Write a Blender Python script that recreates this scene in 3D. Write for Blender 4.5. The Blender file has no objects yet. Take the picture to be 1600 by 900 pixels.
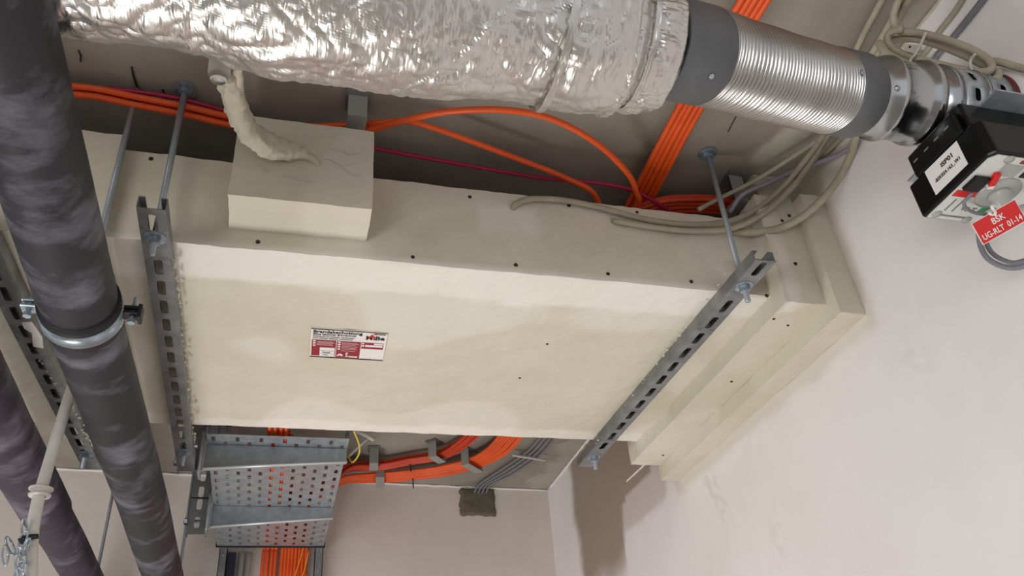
import bpy, bmesh, math, random
from mathutils import Vector, Matrix, noise
random.seed(7)
S = bpy.context.scene
COL = S.collection
CZ = 1.55                       # eye height; all geometry below is written relative to the eye, lifted by CZ at the end
F = 1299.86
RT = Vector((0.9646362, -0.2530758, -0.0736859)); DN = Vector((0.0815038, 0.5522383, -0.8296927)); FW = Vector((0.2506673, 0.7943459, 0.5533357))

# ---------------------------------------------------------------- camera, light, exposure
cd = bpy.data.cameras.new('camera'); cam = bpy.data.objects.new('camera', cd); COL.objects.link(cam)
cd.sensor_width = 36; cd.lens = F/1600*36; cd.clip_start = 0.02
m = Matrix.Identity(4)
for i in range(3):
    m[i][0] = RT[i]; m[i][1] = -DN[i]; m[i][2] = -FW[i]
m[2][3] = CZ
cam.matrix_world = m
S.camera = cam
W = bpy.data.worlds.new('world'); S.world = W; W.use_nodes = True
bg = W.node_tree.nodes['Background']; bg.inputs[0].default_value = (0.93, 0.95, 1.0, 1); bg.inputs[1].default_value = 0.72
def area(name, loc, target, sx, sy, power, color):
    l = bpy.data.lights.new(name, 'AREA'); l.shape = 'RECTANGLE'; l.size = sx; l.size_y = sy; l.energy = power; l.color = color
    o = bpy.data.objects.new(name, l); COL.objects.link(o); o.location = loc
    o.rotation_euler = (Vector(target)-Vector(loc)).to_track_quat('-Z', 'Y').to_euler()
    return o
area('work_light', (-0.65, 1.5, 0.08), (0.5, 1.3, 2.4), 1.0, 1.0, 38, (1.0, 0.985, 0.955))
area('room_light', (-1.5, -1.5, 1.1), (0.6, 0.8, 2.0), 1.6, 0.8, 26, (1.0, 0.985, 0.97))
S.view_settings.view_transform = 'Standard'; S.view_settings.look = 'None'
S.view_settings.exposure = 0.0; S.view_settings.gamma = 1; S.view_settings.use_curve_mapping = False

# ---------------------------------------------------------------- geometry constants (metres, from the eye)
ZC, XW, UND, TOP, YF, YR = 1.0, 0.893, 0.7325, 0.893, 1.01, 1.615
def yback(x): return 2.5755 + 0.0589*x
def ray(px, py): return RT*((px-800)/F) + DN*((py-450)/F) + FW
def at(px, py, ax, v):
    d = ray(px, py); return d*(v/d['xyz'.index(ax)])

# ---------------------------------------------------------------- materials
def lin(c): return tuple(((v/255+0.055)/1.055)**2.4 if v > 10 else v/255/12.92 for v in c)
def mat(name, c, rough=0.6, metal=0.0, c2=None, nscale=8, ndetail=6, thr=(0.35, 0.65), bump=0.0, bscale=60, bdist=0.002,
        attr=None, ac=None, spec=0.5, stretch=None, rough2=None):
    M_ = bpy.data.materials.new(name); M_.use_nodes = True; nt = M_.node_tree; b = nt.nodes['Principled BSDF']
    b.inputs['Roughness'].default_value = rough; b.inputs['Metallic'].default_value = metal
    b.inputs['Specular IOR Level'].default_value = spec
    b.inputs['Base Color'].default_value = (*lin(c), 1)
    tc = nt.nodes.new('ShaderNodeTexCoord'); src = tc.outputs['Object']
    if stretch:
        mp = nt.nodes.new('ShaderNodeMapping'); mp.inputs['Scale'].default_value = stretch
        nt.links.new(src, mp.inputs[0]); src = mp.outputs[0]
    last = None
    if c2 is not None:
        n = nt.nodes.new('ShaderNodeTexNoise'); n.inputs['Scale'].default_value = nscale; n.inputs['Detail'].default_value = ndetail
        n.inputs['Roughness'].default_value = 0.62
        nt.links.new(src, n.inputs['Vector'])
        r = nt.nodes.new('ShaderNodeMapRange'); r.inputs[1].default_value, r.inputs[2].default_value = thr
        nt.links.new(n.outputs[0], r.inputs[0])
        mx = nt.nodes.new('ShaderNodeMix'); mx.data_type = 'RGBA'
        mx.inputs[6].default_value = (*lin(c), 1); mx.inputs[7].default_value = (*lin(c2), 1)
        nt.links.new(r.outputs[0], mx.inputs[0]); last = mx.outputs[2]
        if rough2 is not None:
            r2 = nt.nodes.new('ShaderNodeMapRange'); r2.inputs[3].default_value = rough; r2.inputs[4].default_value = rough2
            nt.links.new(r.outputs[0], r2.inputs[0]); nt.links.new(r2.outputs[0], b.inputs['Roughness'])
    if attr:
        for an, acol in (attr if isinstance(attr, list) else [(attr, ac)]):
            a = nt.nodes.new('ShaderNodeAttribute'); a.attribute_name = an
            mx = nt.nodes.new('ShaderNodeMix'); mx.data_type = 'RGBA'
            nt.links.new(a.outputs['Fac'], mx.inputs[0])
            if last: nt.links.new(last, mx.inputs[6])
            else: mx.inputs[6].default_value = (*lin(c), 1)
            mx.inputs[7].default_value = (*lin(acol), 1); last = mx.outputs[2]
    if last: nt.links.new(last, b.inputs['Base Color'])
    if bump:
        n = nt.nodes.new('ShaderNodeTexNoise'); n.inputs['Scale'].default_value = bscale; n.inputs['Detail'].default_value = 7
        nt.links.new(src, n.inputs['Vector'])
        bp = nt.nodes.new('ShaderNodeBump'); bp.inputs['Strength'].default_value = bump; bp.inputs['Distance'].default_value = bdist
        nt.links.new(n.outputs[0], bp.inputs['Height']); nt.links.new(bp.outputs[0], b.inputs['Normal'])
    return M_
COAT = mat('cream_fire_coating', (213, 208, 190), 0.75, c2=(203, 197, 177), nscale=5, bump=0.5, bscale=30, bdist=0.003,
           attr=[('fresh', (234, 229, 219)), ('stain', (170, 160, 144))])
COATC = mat('cream_cable_coating', (196, 190, 172), 0.7, c2=(178, 171, 152), nscale=14, bump=0.6, bscale=70, bdist=0.002)
CABC = mat('painted_cable', (172, 167, 146), 0.6, c2=(156, 150, 128), nscale=30, bump=0.2, bscale=120, bdist=0.001)
WALL = mat('white_plaster', (238, 235, 234), 0.85, c2=(232, 227, 225), nscale=3, bump=0.45, bscale=14, bdist=0.004,
           attr=[('stain', (160, 146, 131)), ('coat', (208, 200, 180))])
WALLB = mat('shaded_white_plaster', (222, 213, 206), 0.85, c2=(213, 203, 195), nscale=2.5, bump=0.4, bscale=14, bdist=0.004, attr=[('stain', (160, 146, 131))])  # back wall plaster, its weaker light darkened into the base colour
CONC = mat('concrete_ceiling', (160, 154, 143), 0.9, c2=(140, 133, 122), nscale=4, bump=0.5, bscale=25, bdist=0.003,
           attr=[('stain', (196, 190, 176)), ('coat', (70, 62, 54))])
MORT = mat('grey_mortar', (112, 105, 90), 0.95, c2=(96, 90, 76), nscale=25, bump=0.8, bscale=60, bdist=0.003)
FLOOR = mat('grey_floor', (176, 170, 162), 0.8, c2=(160, 154, 146), nscale=2)
GALV = mat('galvanised_steel', (184, 191, 196), 0.42, 0.6, c2=(160, 167, 172), nscale=40, ndetail=3, bump=0.08, bscale=90, rough2=0.5)
GALVD = mat('dull_galvanised_steel', (150, 152, 152), 0.5, 0.55, c2=(118, 120, 121), nscale=22, bump=0.15, bscale=80)
ZINC = mat('zinc_bolt', (182, 196, 206), 0.3, 0.6, c2=(130, 142, 152), nscale=60)
SPIG = mat('bright_galvanised_sheet', (190, 192, 193), 0.2, 1.0, c2=(165, 168, 170), nscale=12, ndetail=2, bump=0.12, bscale=8, bdist=0.006)
SLEEVE = mat('grey_rubber_sleeve', (88, 90, 93), 0.5, c2=(104, 106, 108), nscale=12, thr=(0.5, 0.8), bump=0.1, bscale=30)
RIM = mat('zinc_edge_highlight', (222, 226, 228), 0.35, 0.4)  # highlight along the rolled bracket edges, put in as a paler metal colour
FLEX = mat('aluminium_flex', (196, 195, 193), 0.28, 1.0, c2=(170, 168, 166), nscale=9)
RUB = mat('black_foam_rubber', (42, 42, 47), 0.6, c2=(104, 103, 112), nscale=8, ndetail=10, thr=(0.50, 0.66), spec=0.35, bump=0.25, bscale=14, bdist=0.004,
          stretch=(0.9, 1.7, 1.2), rough2=0.7)
RUB2 = mat('purplish_foam_rubber', (56, 50, 62), 0.6, c2=(112, 105, 120), nscale=8, ndetail=10, thr=(0.49, 0.66), spec=0.35, bump=0.25, bscale=14, bdist=0.004,
          stretch=(0.9, 1.7, 1.2))
BLK = mat('black_plastic', (10, 12, 13), 0.3, spec=0.35, bump=0.05, bscale=40)
BLKR = mat('black_rubber', (24, 24, 28), 0.6)
ORG = mat('orange_sheath', (238, 96, 34), 0.42, c2=(222, 80, 24), nscale=12)
ORGD = mat('deep_orange_sheath', (206, 66, 24), 0.45, c2=(190, 56, 22), nscale=12)
MAG = mat('crimson_sheath', (168, 26, 72), 0.45, c2=(196, 120, 140), nscale=60, thr=(0.66, 0.75))
YEL = mat('yellow_sheath', (222, 206, 60), 0.4); AMB = mat('amber_sheath', (236, 168, 40), 0.4)
GRYC = mat('grey_sheath', (122, 122, 128), 0.45)
LAV = mat('lavender_grey_conduit', (158, 152, 164), 0.5)
CLIP = mat('grey_clip_plastic', (150, 149, 146), 0.55)
WHITE = mat('white_print', (236, 234, 230), 0.45); WPIPE = mat('white_pvc', (208, 206, 198), 0.4, c2=(192, 190, 182), nscale=20)
TUBEM = mat('milky_tube', (206, 203, 196), 0.35, c2=(186, 182, 174), nscale=14)
RED = mat('red_tag', (214, 36, 34), 0.4); DRED = mat('dark_red_print', (150, 38, 52), 0.45); DARK = mat('dark_print', (34, 28, 30), 0.5)
GREEN = mat('green_print', (42, 128, 74), 0.45); PLATE = mat('white_face_plate', (214, 216, 212), 0.4); GREYP = mat('clear_grey_plastic', (168, 170, 166), 0.25)
GREYT = mat('grey_print', (120, 118, 118), 0.5); DKGREEN = mat('dark_green_sheath', (28, 52, 36), 0.5); SCREWM = mat('dark_screw_hole', (36, 32, 28), 0.6)
INTU = mat('red_sealing_strip', (104, 38, 36), 0.6); NAVY = mat('navy_strip', (30, 30, 52), 0.5)
# foil: creased aluminium with fine crosswise and lengthwise wrinkles
FOIL = bpy.data.materials.new('aluminium_foil'); FOIL.use_nodes = True
def foil():
    nt = FOIL.node_tree; b = nt.nodes['Principled BSDF']; b.inputs['Metallic'].default_value = 0.95; b.inputs['Roughness'].default_value = 0.36
    b.inputs['Base Color'].default_value = (*lin((206, 204, 200)), 1)
    tc = nt.nodes.new('ShaderNodeTexCoord'); prev = None
    for sc, st, dist, detail in ((26, (0.5, 1, 1), 0.010, 8), (110, (1.6, 0.5, 0.5), 0.003, 5)):
        mp = nt.nodes.new('ShaderNodeMapping'); mp.inputs['Scale'].default_value = st; nt.links.new(tc.outputs['Object'], mp.inputs[0])
        n = nt.nodes.new('ShaderNodeTexNoise'); n.noise_type = 'RIDGED_MULTIFRACTAL'; n.inputs['Scale'].default_value = sc; n.inputs['Detail'].default_value = detail
        n.inputs['Distortion'].default_value = 0.6
        nt.links.new(mp.outputs[0], n.inputs['Vector'])
        bp = nt.nodes.new('ShaderNodeBump'); bp.inputs['Strength'].default_value = 0.35; bp.inputs['Distance'].default_value = dist
        nt.links.new(n.outputs[0], bp.inputs['Height'])
        if prev: nt.links.new(prev.outputs[0], bp.inputs['Normal'])
        prev = bp
    nt.links.new(prev.outputs[0], b.inputs['Normal'])
foil()
THREAD = mat('threaded_zinc', (172, 180, 188), 0.34, 0.55)
def thread():
    nt = THREAD.node_tree; b = nt.nodes['Principled BSDF']; tc = nt.nodes.new('ShaderNodeTexCoord')
    w = nt.nodes.new('ShaderNodeTexWave'); w.bands_direction = 'Z'; w.inputs['Scale'].default_value = 200; nt.links.new(tc.outputs['Object'], w.inputs[0])
    bp = nt.nodes.new('ShaderNodeBump'); bp.inputs['Strength'].default_value = 0.6; bp.inputs['Distance'].default_value = 0.0008
    nt.links.new(w.outputs['Fac'], bp.inputs['Height']); nt.links.new(bp.outputs[0], b.inputs['Normal'])
thread()

# ---------------------------------------------------------------- object helpers
WM = {}                                                         # world matrix of every parent
def link(o, M_, parent=None):
    COL.objects.link(o); WM[o.name] = M_.copy()
    if parent is not None:
        o.parent = parent; o.matrix_local = WM[parent.name].inverted() @ M_
    else: o.matrix_world = M_
    return o
def meshd(name, vs, fs, m_, smooth=False):
    me = bpy.data.meshes.new(name); me.from_pydata([tuple(v) for v in vs], [], fs); me.update()
    if m_: me.materials.append(m_)
    if smooth: me.polygons.foreach_set('use_smooth', [True]*len(me.polygons))
    return me
def part(name, geo, m_, parent=None, smooth=False, M_=None, solid=0, bevel=0, label=None):
    me = geo if isinstance(geo, bpy.types.Mesh) else meshd(name, geo[0], geo[1], m_, smooth)
    o = bpy.data.objects.new(name, me); link(o, M_ or Matrix.Identity(4), parent)
    if solid:
        s = o.modifiers.new('solid', 'SOLIDIFY'); s.thickness = solid; s.offset = 0
    if bevel:
        b = o.modifiers.new('bevel', 'BEVEL'); b.width = bevel; b.segments = 2; b.limit_method = 'ANGLE'
    if label: o['label'] = label
    return o
def tag(o, label, cat, group=None):
    o['label'] = label; o['category'] = cat
    if group: o['group'] = group
    return o
def thing(name, loc, label, cat, group=None):
    o = bpy.data.objects.new(name, None); o.empty_display_size = 0.02
    link(o, Matrix.Translation(Vector(loc))); return tag(o, label, cat, group)
def struct(o): o['kind'] = 'structure'; return o
def merge(*gs):
    V, Fc = [], []
    for v, f in gs:
        n = len(V); V += list(v); Fc += [[i+n for i in q] for q in f]
    return V, Fc
def box(x0, x1, y0, y1, z0, z1):
    v = [Vector((x, y, z)) for z in (z0, z1) for y in (y0, y1) for x in (x0, x1)]
    return v, [[0,2,3,1],[4,5,7,6],[0,1,5,4],[2,6,7,3],[0,4,6,2],[1,3,7,5]]
def frame(o, X, Y, Z=None):
    X = Vector(X).normalized(); Y = Vector(Y).normalized(); Z = Vector(Z).normalized() if Z else X.cross(Y).normalized()
    m_ = Matrix.Identity(4)
    for i in range(3): m_[i][0], m_[i][1], m_[i][2], m_[i][3] = X[i], Y[i], Z[i], o[i]
    return m_
def xf(g, M_): return [M_ @ Vector(v) for v in g[0]], g[1]
def axisframe(a, b):
    d = (Vector(b)-Vector(a)).normalized(); u = d.orthogonal().normalized()
    return frame(a, u, d.cross(u), d)
def cyl(a, b, r, n=16, r2=None):
    r2 = r if r2 is None else r2; L = (Vector(b)-Vector(a)).length
    return lathe(a, b, [(0, r), (L, r2)], n)
def lathe(a, b, prof, n=32, cap=True):                           # prof: (distance along axis, radius)
    M_ = axisframe(a, b); v = []; f = []
    for (t, r) in prof:
        for k in range(n):
            q = 2*math.pi*k/n; v.append(M_ @ Vector((r*math.cos(q), r*math.sin(q), t)))
    for i in range(len(prof)-1):
        for k in range(n):
            f.append([i*n+k, i*n+(k+1) % n, (i+1)*n+(k+1) % n, (i+1)*n+k])
    if cap: f += [list(range(n))[::-1], [(len(prof)-1)*n+k for k in range(n)]]
    return v, f
def spline(pts, n=8):
    P = [Vector(p) for p in pts]
    if len(P) == 2: return [P[0].lerp(P[1], i/n) for i in range(n+1)]
    Q = [P[0]*2-P[1]] + P + [P[-1]*2-P[-2]]; out = []
    for i in range(1, len(Q)-2):
        p0, p1, p2, p3 = Q[i-1:i+3]
        for k in range(n):
            t = k/n; out.append(0.5*((2*p1)+(p2-p0)*t+(2*p0-5*p1+4*p2-p3)*t*t+(3*p1-p0-3*p2+p3)*t**3))
    return out+[P[-1]]
def sweep(path, r, n=10, cap=True):
    P = path; v = []; f = []; T = [(P[min(i+1, len(P)-1)]-P[max(i-1, 0)]).normalized() for i in range(len(P))]
    u = T[0].orthogonal().normalized()
    for i, p in enumerate(P):
        u = (u-T[i]*u.dot(T[i])).normalized(); w = T[i].cross(u); rr = r(i/(len(P)-1)) if callable(r) else r
        for k in range(n):
            q = 2*math.pi*k/n; v.append(p+(u*math.cos(q)+w*math.sin(q))*rr)
    for i in range(len(P)-1):
        for k in range(n): f.append([i*n+k, i*n+(k+1) % n, (i+1)*n+(k+1) % n, (i+1)*n+k])
    if cap: f += [list(range(n))[::-1], [(len(P)-1)*n+k for k in range(n)]]
    return v, f
def tube(name, pts, r, m_, parent=None, n=10, seg=8, label=None): return part(name, sweep(spline(pts, seg), r, n), m_, parent, True, label=label)
def cable(name, pts, r, m_, label, group=None, cat='cable', seg=8): return tag(tube(name, pts, r, m_, None, 10, seg), label, cat, group)
def prism(poly, z0, z1, M_=None):
    n = len(poly); v = [Vector((p[0], p[1], z)) for z in (z0, z1) for p in poly]
    f = [list(range(n))[::-1], list(range(n, 2*n))]+[[i, (i+1) % n, n+(i+1) % n, n+i] for i in range(n)]
    g = (v, f); return xf(g, M_) if M_ else g
def cellhole(cu, cv, a, b, ha, hb, rect=False):                 # a rectangle (half sizes a, b) around a slot (half sizes ha, hb)
    o = [(-a,-b),(-a/3,-b),(a/3,-b),(a,-b),(a,-b/3),(a,b/3),(a,b),(a/3,b),(-a/3,b),(-a,b),(-a,b/3),(-a,-b/3)]
    if rect: i = [(-ha,-hb),(-ha/3,-hb),(ha/3,-hb),(ha,-hb),(ha,-hb/3),(ha,hb/3),(ha,hb),(ha/3,hb),(-ha/3,hb),(-ha,hb),(-ha,hb/3),(-ha,-hb/3)]
    else:
        c = ha-0.22*hb; s = ha-hb*0.85; i = [(-c,-.84*hb),(-s,-hb),(s,-hb),(c,-.84*hb),(ha,-.4*hb),(ha,.4*hb),(c,.84*hb),(s,hb),(-s,hb),(-c,.84*hb),(-ha,.4*hb),(-ha,-.4*hb)]
    v = [Vector((cu+p[0], cv+p[1], 0)) for p in o+i]
    return v, [[k, (k+1) % 12, 12+(k+1) % 12, 12+k] for k in range(12)]
def quad(u0, u1, v0, v1): return [Vector((u0,v0,0)),Vector((u1,v0,0)),Vector((u1,v1,0)),Vector((u0,v1,0))], [[0,1,2,3]]
def weld(me, d=1e-5):
    bm = bmesh.new(); bm.from_mesh(me); bmesh.ops.remove_doubles(bm, verts=bm.verts, dist=d); bmesh.ops.recalc_face_normals(bm, faces=bm.faces); bm.to_mesh(me); bm.free(); return me
def slotstrip(u0, u1, w, slots, ha, hb):                        # strip along u, width w, slots centred at the given u
    gs = []; cur = u0
    for s in slots:
        a = ha*1.28
        if s-a > cur+1e-6: gs.append(quad(cur, s-a, -w/2, w/2))
        gs.append(cellhole(s, 0, a, w/2, ha, hb)); cur = s+a
    if cur < u1: gs.append(quad(cur, u1, -w/2, w/2))
    return merge(*gs)
def rough_box(x0, x1, y0, y1, z0, z1, step=0.02, amp=0.0015, seed=0.0):
    def ax(a, b):
        n = max(1, int(round(abs(b-a)/step))); return [a+(b-a)*i/n for i in range(n+1)]
    X, Y, Z = ax(x0, x1), ax(y0, y1), ax(z0, z1); gs = []
    def grid(fn, A, B, flip):
        v = [fn(a, b) for a in A for b in B]; nb = len(B)
        f = [[i*nb+j, (i+1)*nb+j, (i+1)*nb+j+1, i*nb+j+1] for i in range(len(A)-1) for j in range(nb-1)]
        if flip: f = [q[::-1] for q in f]
        return v, f
    gs.append(grid(lambda a, b: Vector((a, b, z0)), X, Y, True)); gs.append(grid(lambda a, b: Vector((a, b, z1)), X, Y, False))
    gs.append(grid(lambda a, b: Vector((a, y0, b)), X, Z, False)); gs.append(grid(lambda a, b: Vector((a, y1, b)), X, Z, True))
    gs.append(grid(lambda a, b: Vector((x0, a, b)), Y, Z, True)); gs.append(grid(lambda a, b: Vector((x1, a, b)), Y, Z, False))
    v, f = merge(*gs)
    v = [p+noise.noise_vector(p*22+Vector((seed, 0, 0)))*amp+noise.noise_vector(p*90+Vector((0, seed, 0)))*amp*0.6 for p in v]
    return v, f
def setattr_f(o, name, fn):
    me = o.data; a = me.attributes.new(name, 'FLOAT', 'POINT')
    a.data.foreach_set('value', [max(0.0, min(1.0, fn(v.co))) for v in me.vertices])
def ss(e0, e1, x):
    t = max(0, min(1, (x-e0)/(e1-e0))); return t*t*(3-2*t)
def inside(y, z, y0, y1, z0, z1, s=0.006): return ss(y0-s, y0+s, y)*(1-ss(y1-s, y1+s, y))*ss(z0-s, z0+s, z)*(1-ss(z1-s, z1+s, z))
def text(name, s, o, X, Y, size, m_, parent, width=None, bold=0, lift=0.0004, align='LEFT', thick=0.00015):
    c = bpy.data.curves.new(name, 'FONT'); c.body = s; c.size = size; c.align_x = align; c.offset = bold; c.extrude = thick; c.resolution_u = 3
    t = bpy.data.objects.new(name+'_tmp', c); COL.objects.link(t); bpy.context.view_layer.update()
    me = bpy.data.meshes.new_from_object(t.evaluated_get(bpy.context.evaluated_depsgraph_get()))
    bpy.data.objects.remove(t); me.materials.clear(); me.materials.append(m_)
    sx = 1
    if width:
        xs = [v.co.x for v in me.vertices]; sx = width/max(1e-6, max(xs)-min(xs))
    fr = frame(o, X, Y); fr.translation = Vector(o)+fr.col[2].to_3d()*lift
    return part(name, me, None, parent, M_=fr @ Matrix.Diagonal((sx, 1, 1, 1)))
def decal(name, poly, o, X, Y, m_, parent, lift=0.0003, th=0.0003, label=None):
    fr = frame(o, X, Y); return part(name, prism(poly, 0, th, fr @ Matrix.Translation((0, 0, lift))), m_, parent, label=label)
def rect(u0, v0, u1, v1): return [(u0, v0), (u1, v0), (u1, v1), (u0, v1)]

# hex nut, washer shared meshes (local z up)
HEX = prism([(0.0088*math.cos(math.pi/3*k), 0.0088*math.sin(math.pi/3*k)) for k in range(6)], -0.004, 0.004)
NUT = meshd('nut', *HEX, ZINC); WASH = meshd('washer', *lathe((0, 0, -0.001), (0, 0, 0.001), [(0, 0.0045), (0, 0.0148), (0.002, 0.0148), (0.002, 0.0045)], 24, False), ZINC)
SCR = meshd('screw', *merge(lathe((0, 0, -0.001), (0, 0, 0.0012), [(0, 0.0036), (0.0016, 0.003), (0.0022, 0.0012)], 8)), SCREWM)
def rod(parent, x, y, z0, z1, nutz, ceil=True, r=0.0047, anchor_big=True):
    ro = part('threaded_rod', cyl((x, y, z0), (x, y, z1), r, 12), THREAD, parent, True)
    for zz, me, nm in [(nz, NUT, 'nut') for nz in nutz]+[(nz+0.0055, WASH, 'washer') for nz in nutz]:
        part(nm, me, None, ro, M_=Matrix.Translation((x, y, zz)) @ Matrix.Rotation(random.random(), 4, 'Z'))
    if ceil:
        part('washer', WASH, None, ro, M_=Matrix.Translation((x, y, ZC-0.0025)) @ Matrix.Diagonal((1.15, 1.15, 1, 1)))
        part('nut', NUT, None, ro, M_=Matrix.Translation((x, y, ZC-0.008)))
    return ro

# ---------------------------------------------------------------- the setting
def lines(a, b, fa, fb, fine, coarse):
    out = []; v = a
    while v < b-1e-6:
        out.append(v); v += fine if fa-1e-6 <= v < fb else coarse
    out.append(b); return out
def gridsurf(A, B, fn, flip=False):
    v = [fn(a, b) for a in A for b in B]; nb = len(B)
    f = [[i*nb+j, (i+1)*nb+j, (i+1)*nb+j+1, i*nb+j+1] for i in range(len(A)-1) for j in range(nb-1)]
    return v, ([q[::-1] for q in f] if flip else f)
FZ = -CZ
# ceiling
XL, YN = -4.0, -2.5
ce = struct(part('ceiling', gridsurf(lines(XL, XW+0.1, -0.5, 0.95, 0.0125, 0.25), lines(YN, 2.75, 0.45, 2.62, 0.0125, 0.25),
     lambda x, y: Vector((x, y, ZC+0.0015*noise.noise(Vector((x*6, y*6, 0))))), True), CONC, smooth=True, solid=0))
def ceilsplash(p):
    n = noise.noise(Vector((p.x*10, p.y*10, 2)))+0.35*noise.noise(Vector((p.x*38, p.y*38, 1)))
    a = ss(0.10, 0.16, 0.893-0.0-p.x) ; d = 0.893-p.x
    w = 0.045+0.05*n+(0.05 if 0.80 < p.y < 1.02 else 0)+(0.03 if p.y > 2.2 else 0)
    return (1-ss(w-0.008, w+0.008, d))*(0.9 if 0.75 < p.y < 1.3 else 0.35)
setattr_f(ce, 'stain', ceilsplash)
def crk(p): return 0.0
setattr_f(ce, 'coat', crk)
part('ceiling_slab', box(XL, XW+0.1, YN, 2.75, ZC+0.02, ZC+0.2), CONC, ce)
def crack(pts, w):
    P = [at(x, y, 'z', ZC) for x, y in pts]; V = []
    for i, p in enumerate(P):
        t = (P[min(i+1, len(P)-1)]-P[max(i-1, 0)]).normalized(); s = Vector((-t.y, t.x, 0)); k = w*(0.4+0.6*math.sin(math.pi*(i+0.6)/(len(P)+0.2)))
        V += [Vector((p.x, p.y, ZC-0.002))+s*k, Vector((p.x, p.y, ZC-0.002))-s*k]
    part('crack', (V, [[2*i, 2*i+1, 2*i+3, 2*i+2] for i in range(len(P)-1)]), SCREWM, ce, solid=0.0012)
crack([(206, 103), (209, 118), (214, 132), (217, 148)], 0.0018); crack([(123, 77), (127, 86), (126, 95)], 0.0012)
crack([(254, 138), (258, 147), (261, 154)], 0.0016); crack([(262, 147), (254, 151)], 0.001); crack([(1150, 180), (1137, 205)], 0.0007)
# right wall
wr = struct(part('wall_right', gridsurf(lines(YN, 2.75, 0.4, 2.65, 0.0125, 0.25), lines(FZ, ZC+0.05, 0.2, 1.0, 0.0125, 0.15),
     lambda y, z: Vector((XW+0.0018*noise.noise(Vector((y*5, z*5, 3))), y, z))), WALL, smooth=True))
SMUDGE = [(at(x, y, 'x', XW).y, at(x, y, 'x', XW).z, g_, w_) for x, y, g_, w_ in ((1112, 762, 0.03, 0.3), (1128, 790, 0.025, 0.22), (1418, 548, 0.02, 0.14), (1436, 562, 0.02, 0.12), (1215, 845, 0.025, 0.15))]
def stainw(p):
    y, z = p.y, p.z; n = 0.02*noise.noise(Vector((y*9, z*9, 0)))+0.008*noise.noise(Vector((y*40, z*40, 5)))
    lo = 2.385+n; hi = 2.03+n*1.2+0.10*max(0, (0.62-z))
    if z > 0.745+n: hi = 1.80+n
    a = ss(hi-0.008, hi+0.012, y)*(1-ss(lo-0.03, lo+0.03, y))*ss(0.50+n, 0.64+n, z)
    b = 0.45*inside(y, z, 1.74+n, 2.1, 0.655+n, 0.80, 0.012)
    c = 0.35*(1-ss(0.62+n, 0.66+n, y-0.0))*ss(0.90, 0.93, z+n) if y < 0.7 else 0
    for (gy, gz, gr, gw) in SMUDGE:
        q = ((y-gy)**2+(z-gz)**2*0.4)/gr**2
        if q < 4: a = max(a, gw*math.exp(-q)*ss(-0.2, 0.3, noise.noise(Vector((y*90, z*90, 2)))))
    return max(a, b)
setattr_f(wr, 'stain', stainw)
def coatw(p):
    y, z = p.y, p.z; n = 0.018*noise.noise(Vector((y*14, z*14, 8)))+0.01*noise.noise(Vector((y*45, z*45, 8)))
    return 0.6*inside(y, z, 0.930+n*0.5, 1.70+n*0.6, 0.640+n*0.6, 1.02, 0.010)+0.6*inside(y, z, 0.78+n, 1.02, 0.93+n*0.5, 1.02, 0.01)
setattr_f(wr, 'coat', coatw)
part('wall_core', box(XW+0.006, XW+0.2, YN, 2.75, FZ, ZC+0.2), WALL, wr)
# back wall
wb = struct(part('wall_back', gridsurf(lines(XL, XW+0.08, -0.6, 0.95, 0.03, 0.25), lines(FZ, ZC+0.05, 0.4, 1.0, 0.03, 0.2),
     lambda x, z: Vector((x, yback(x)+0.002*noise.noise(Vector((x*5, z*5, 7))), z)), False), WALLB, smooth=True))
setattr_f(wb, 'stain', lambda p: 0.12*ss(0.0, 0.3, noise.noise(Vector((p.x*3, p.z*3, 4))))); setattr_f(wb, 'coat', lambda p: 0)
part('wall_core', box(XL, XW+0.2, 2.66, 2.8, FZ, ZC+0.2), WALL, wb)
fl = struct(part('floor', box(XL, XW+0.1, YN, 2.75, FZ-0.1, FZ), FLOOR))
# mortar patch closing a hole at the top of the back wall
def patch():
    vs = []; n = 14
    P = [at(x, y, 'y', 2.61) for x, y in ((717, 762), (773, 765), (768, 806), (721, 802))]
    x0, x1, z1, z0 = P[0].x, P[1].x, 0.992, P[2].z
    N = 16; V = []
    for i in range(N+1):
        for j in range(N+1):
            x = x0+(x1-x0)*i/N; z = z0+(z1-z0)*j/N; e = 0.006*noise.noise(Vector((x*40, z*40, 0)))+0.004*noise.noise(Vector((x*120, z*120, 0)))
            d = 0 if 0 < i < N and 0 < j < N else 1
            V.append(Vector((x+(e if i in (0, N) else 0), yback(x)-(0.009 if not d else 0.0)+0.003*noise.noise(Vector((x*50, z*50, 3))), z+(e if j in (0,) else 0))))
    f = [[i*(N+1)+j, (i+1)*(N+1)+j, (i+1)*(N+1)+j+1, i*(N+1)+j+1] for i in range(N) for j in range(N)]
    part('mortar_patch', (V, f), MORT, wb, True, label='dark grey mortar patch')
patch()
# ragged plaster edge lines along the ceiling
def seam(name, A, B, r, m_, par, seed):
    P = []; n = 90
    for i in range(n+1):
        p = A.lerp(B, i/n); P.append(p+Vector((0, 0, 0.003*noise.noise(Vector((i*0.7, seed, 0))))))
    part(name, sweep(P, lambda t: r*(0.6+0.7*abs(noise.noise(Vector((t*40, seed, 2))))), 6), m_, par, True)
seam('plaster_edge', Vector((-1.5, yback(-1.5)-0.001, ZC-0.004)), Vector((XW, yback(XW)-0.002, ZC-0.004)), 0.005, WALL, wb, 1)
seam('plaster_edge', Vector((XW-0.001, 2.6, ZC-0.004)), Vector((XW-0.001, 1.7, ZC-0.004)), 0.006, WALL, wr, 2)
seam('plaster_edge', Vector((XW-0.001, 1.0, ZC-0.004)), Vector((XW-0.001, 0.3, ZC-0.004)), 0.004, COATC, wr, 3)
a0, a1 = at(1010, 722, 'x', XW-0.002), at(978, 752, 'x', XW-0.002)
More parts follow.
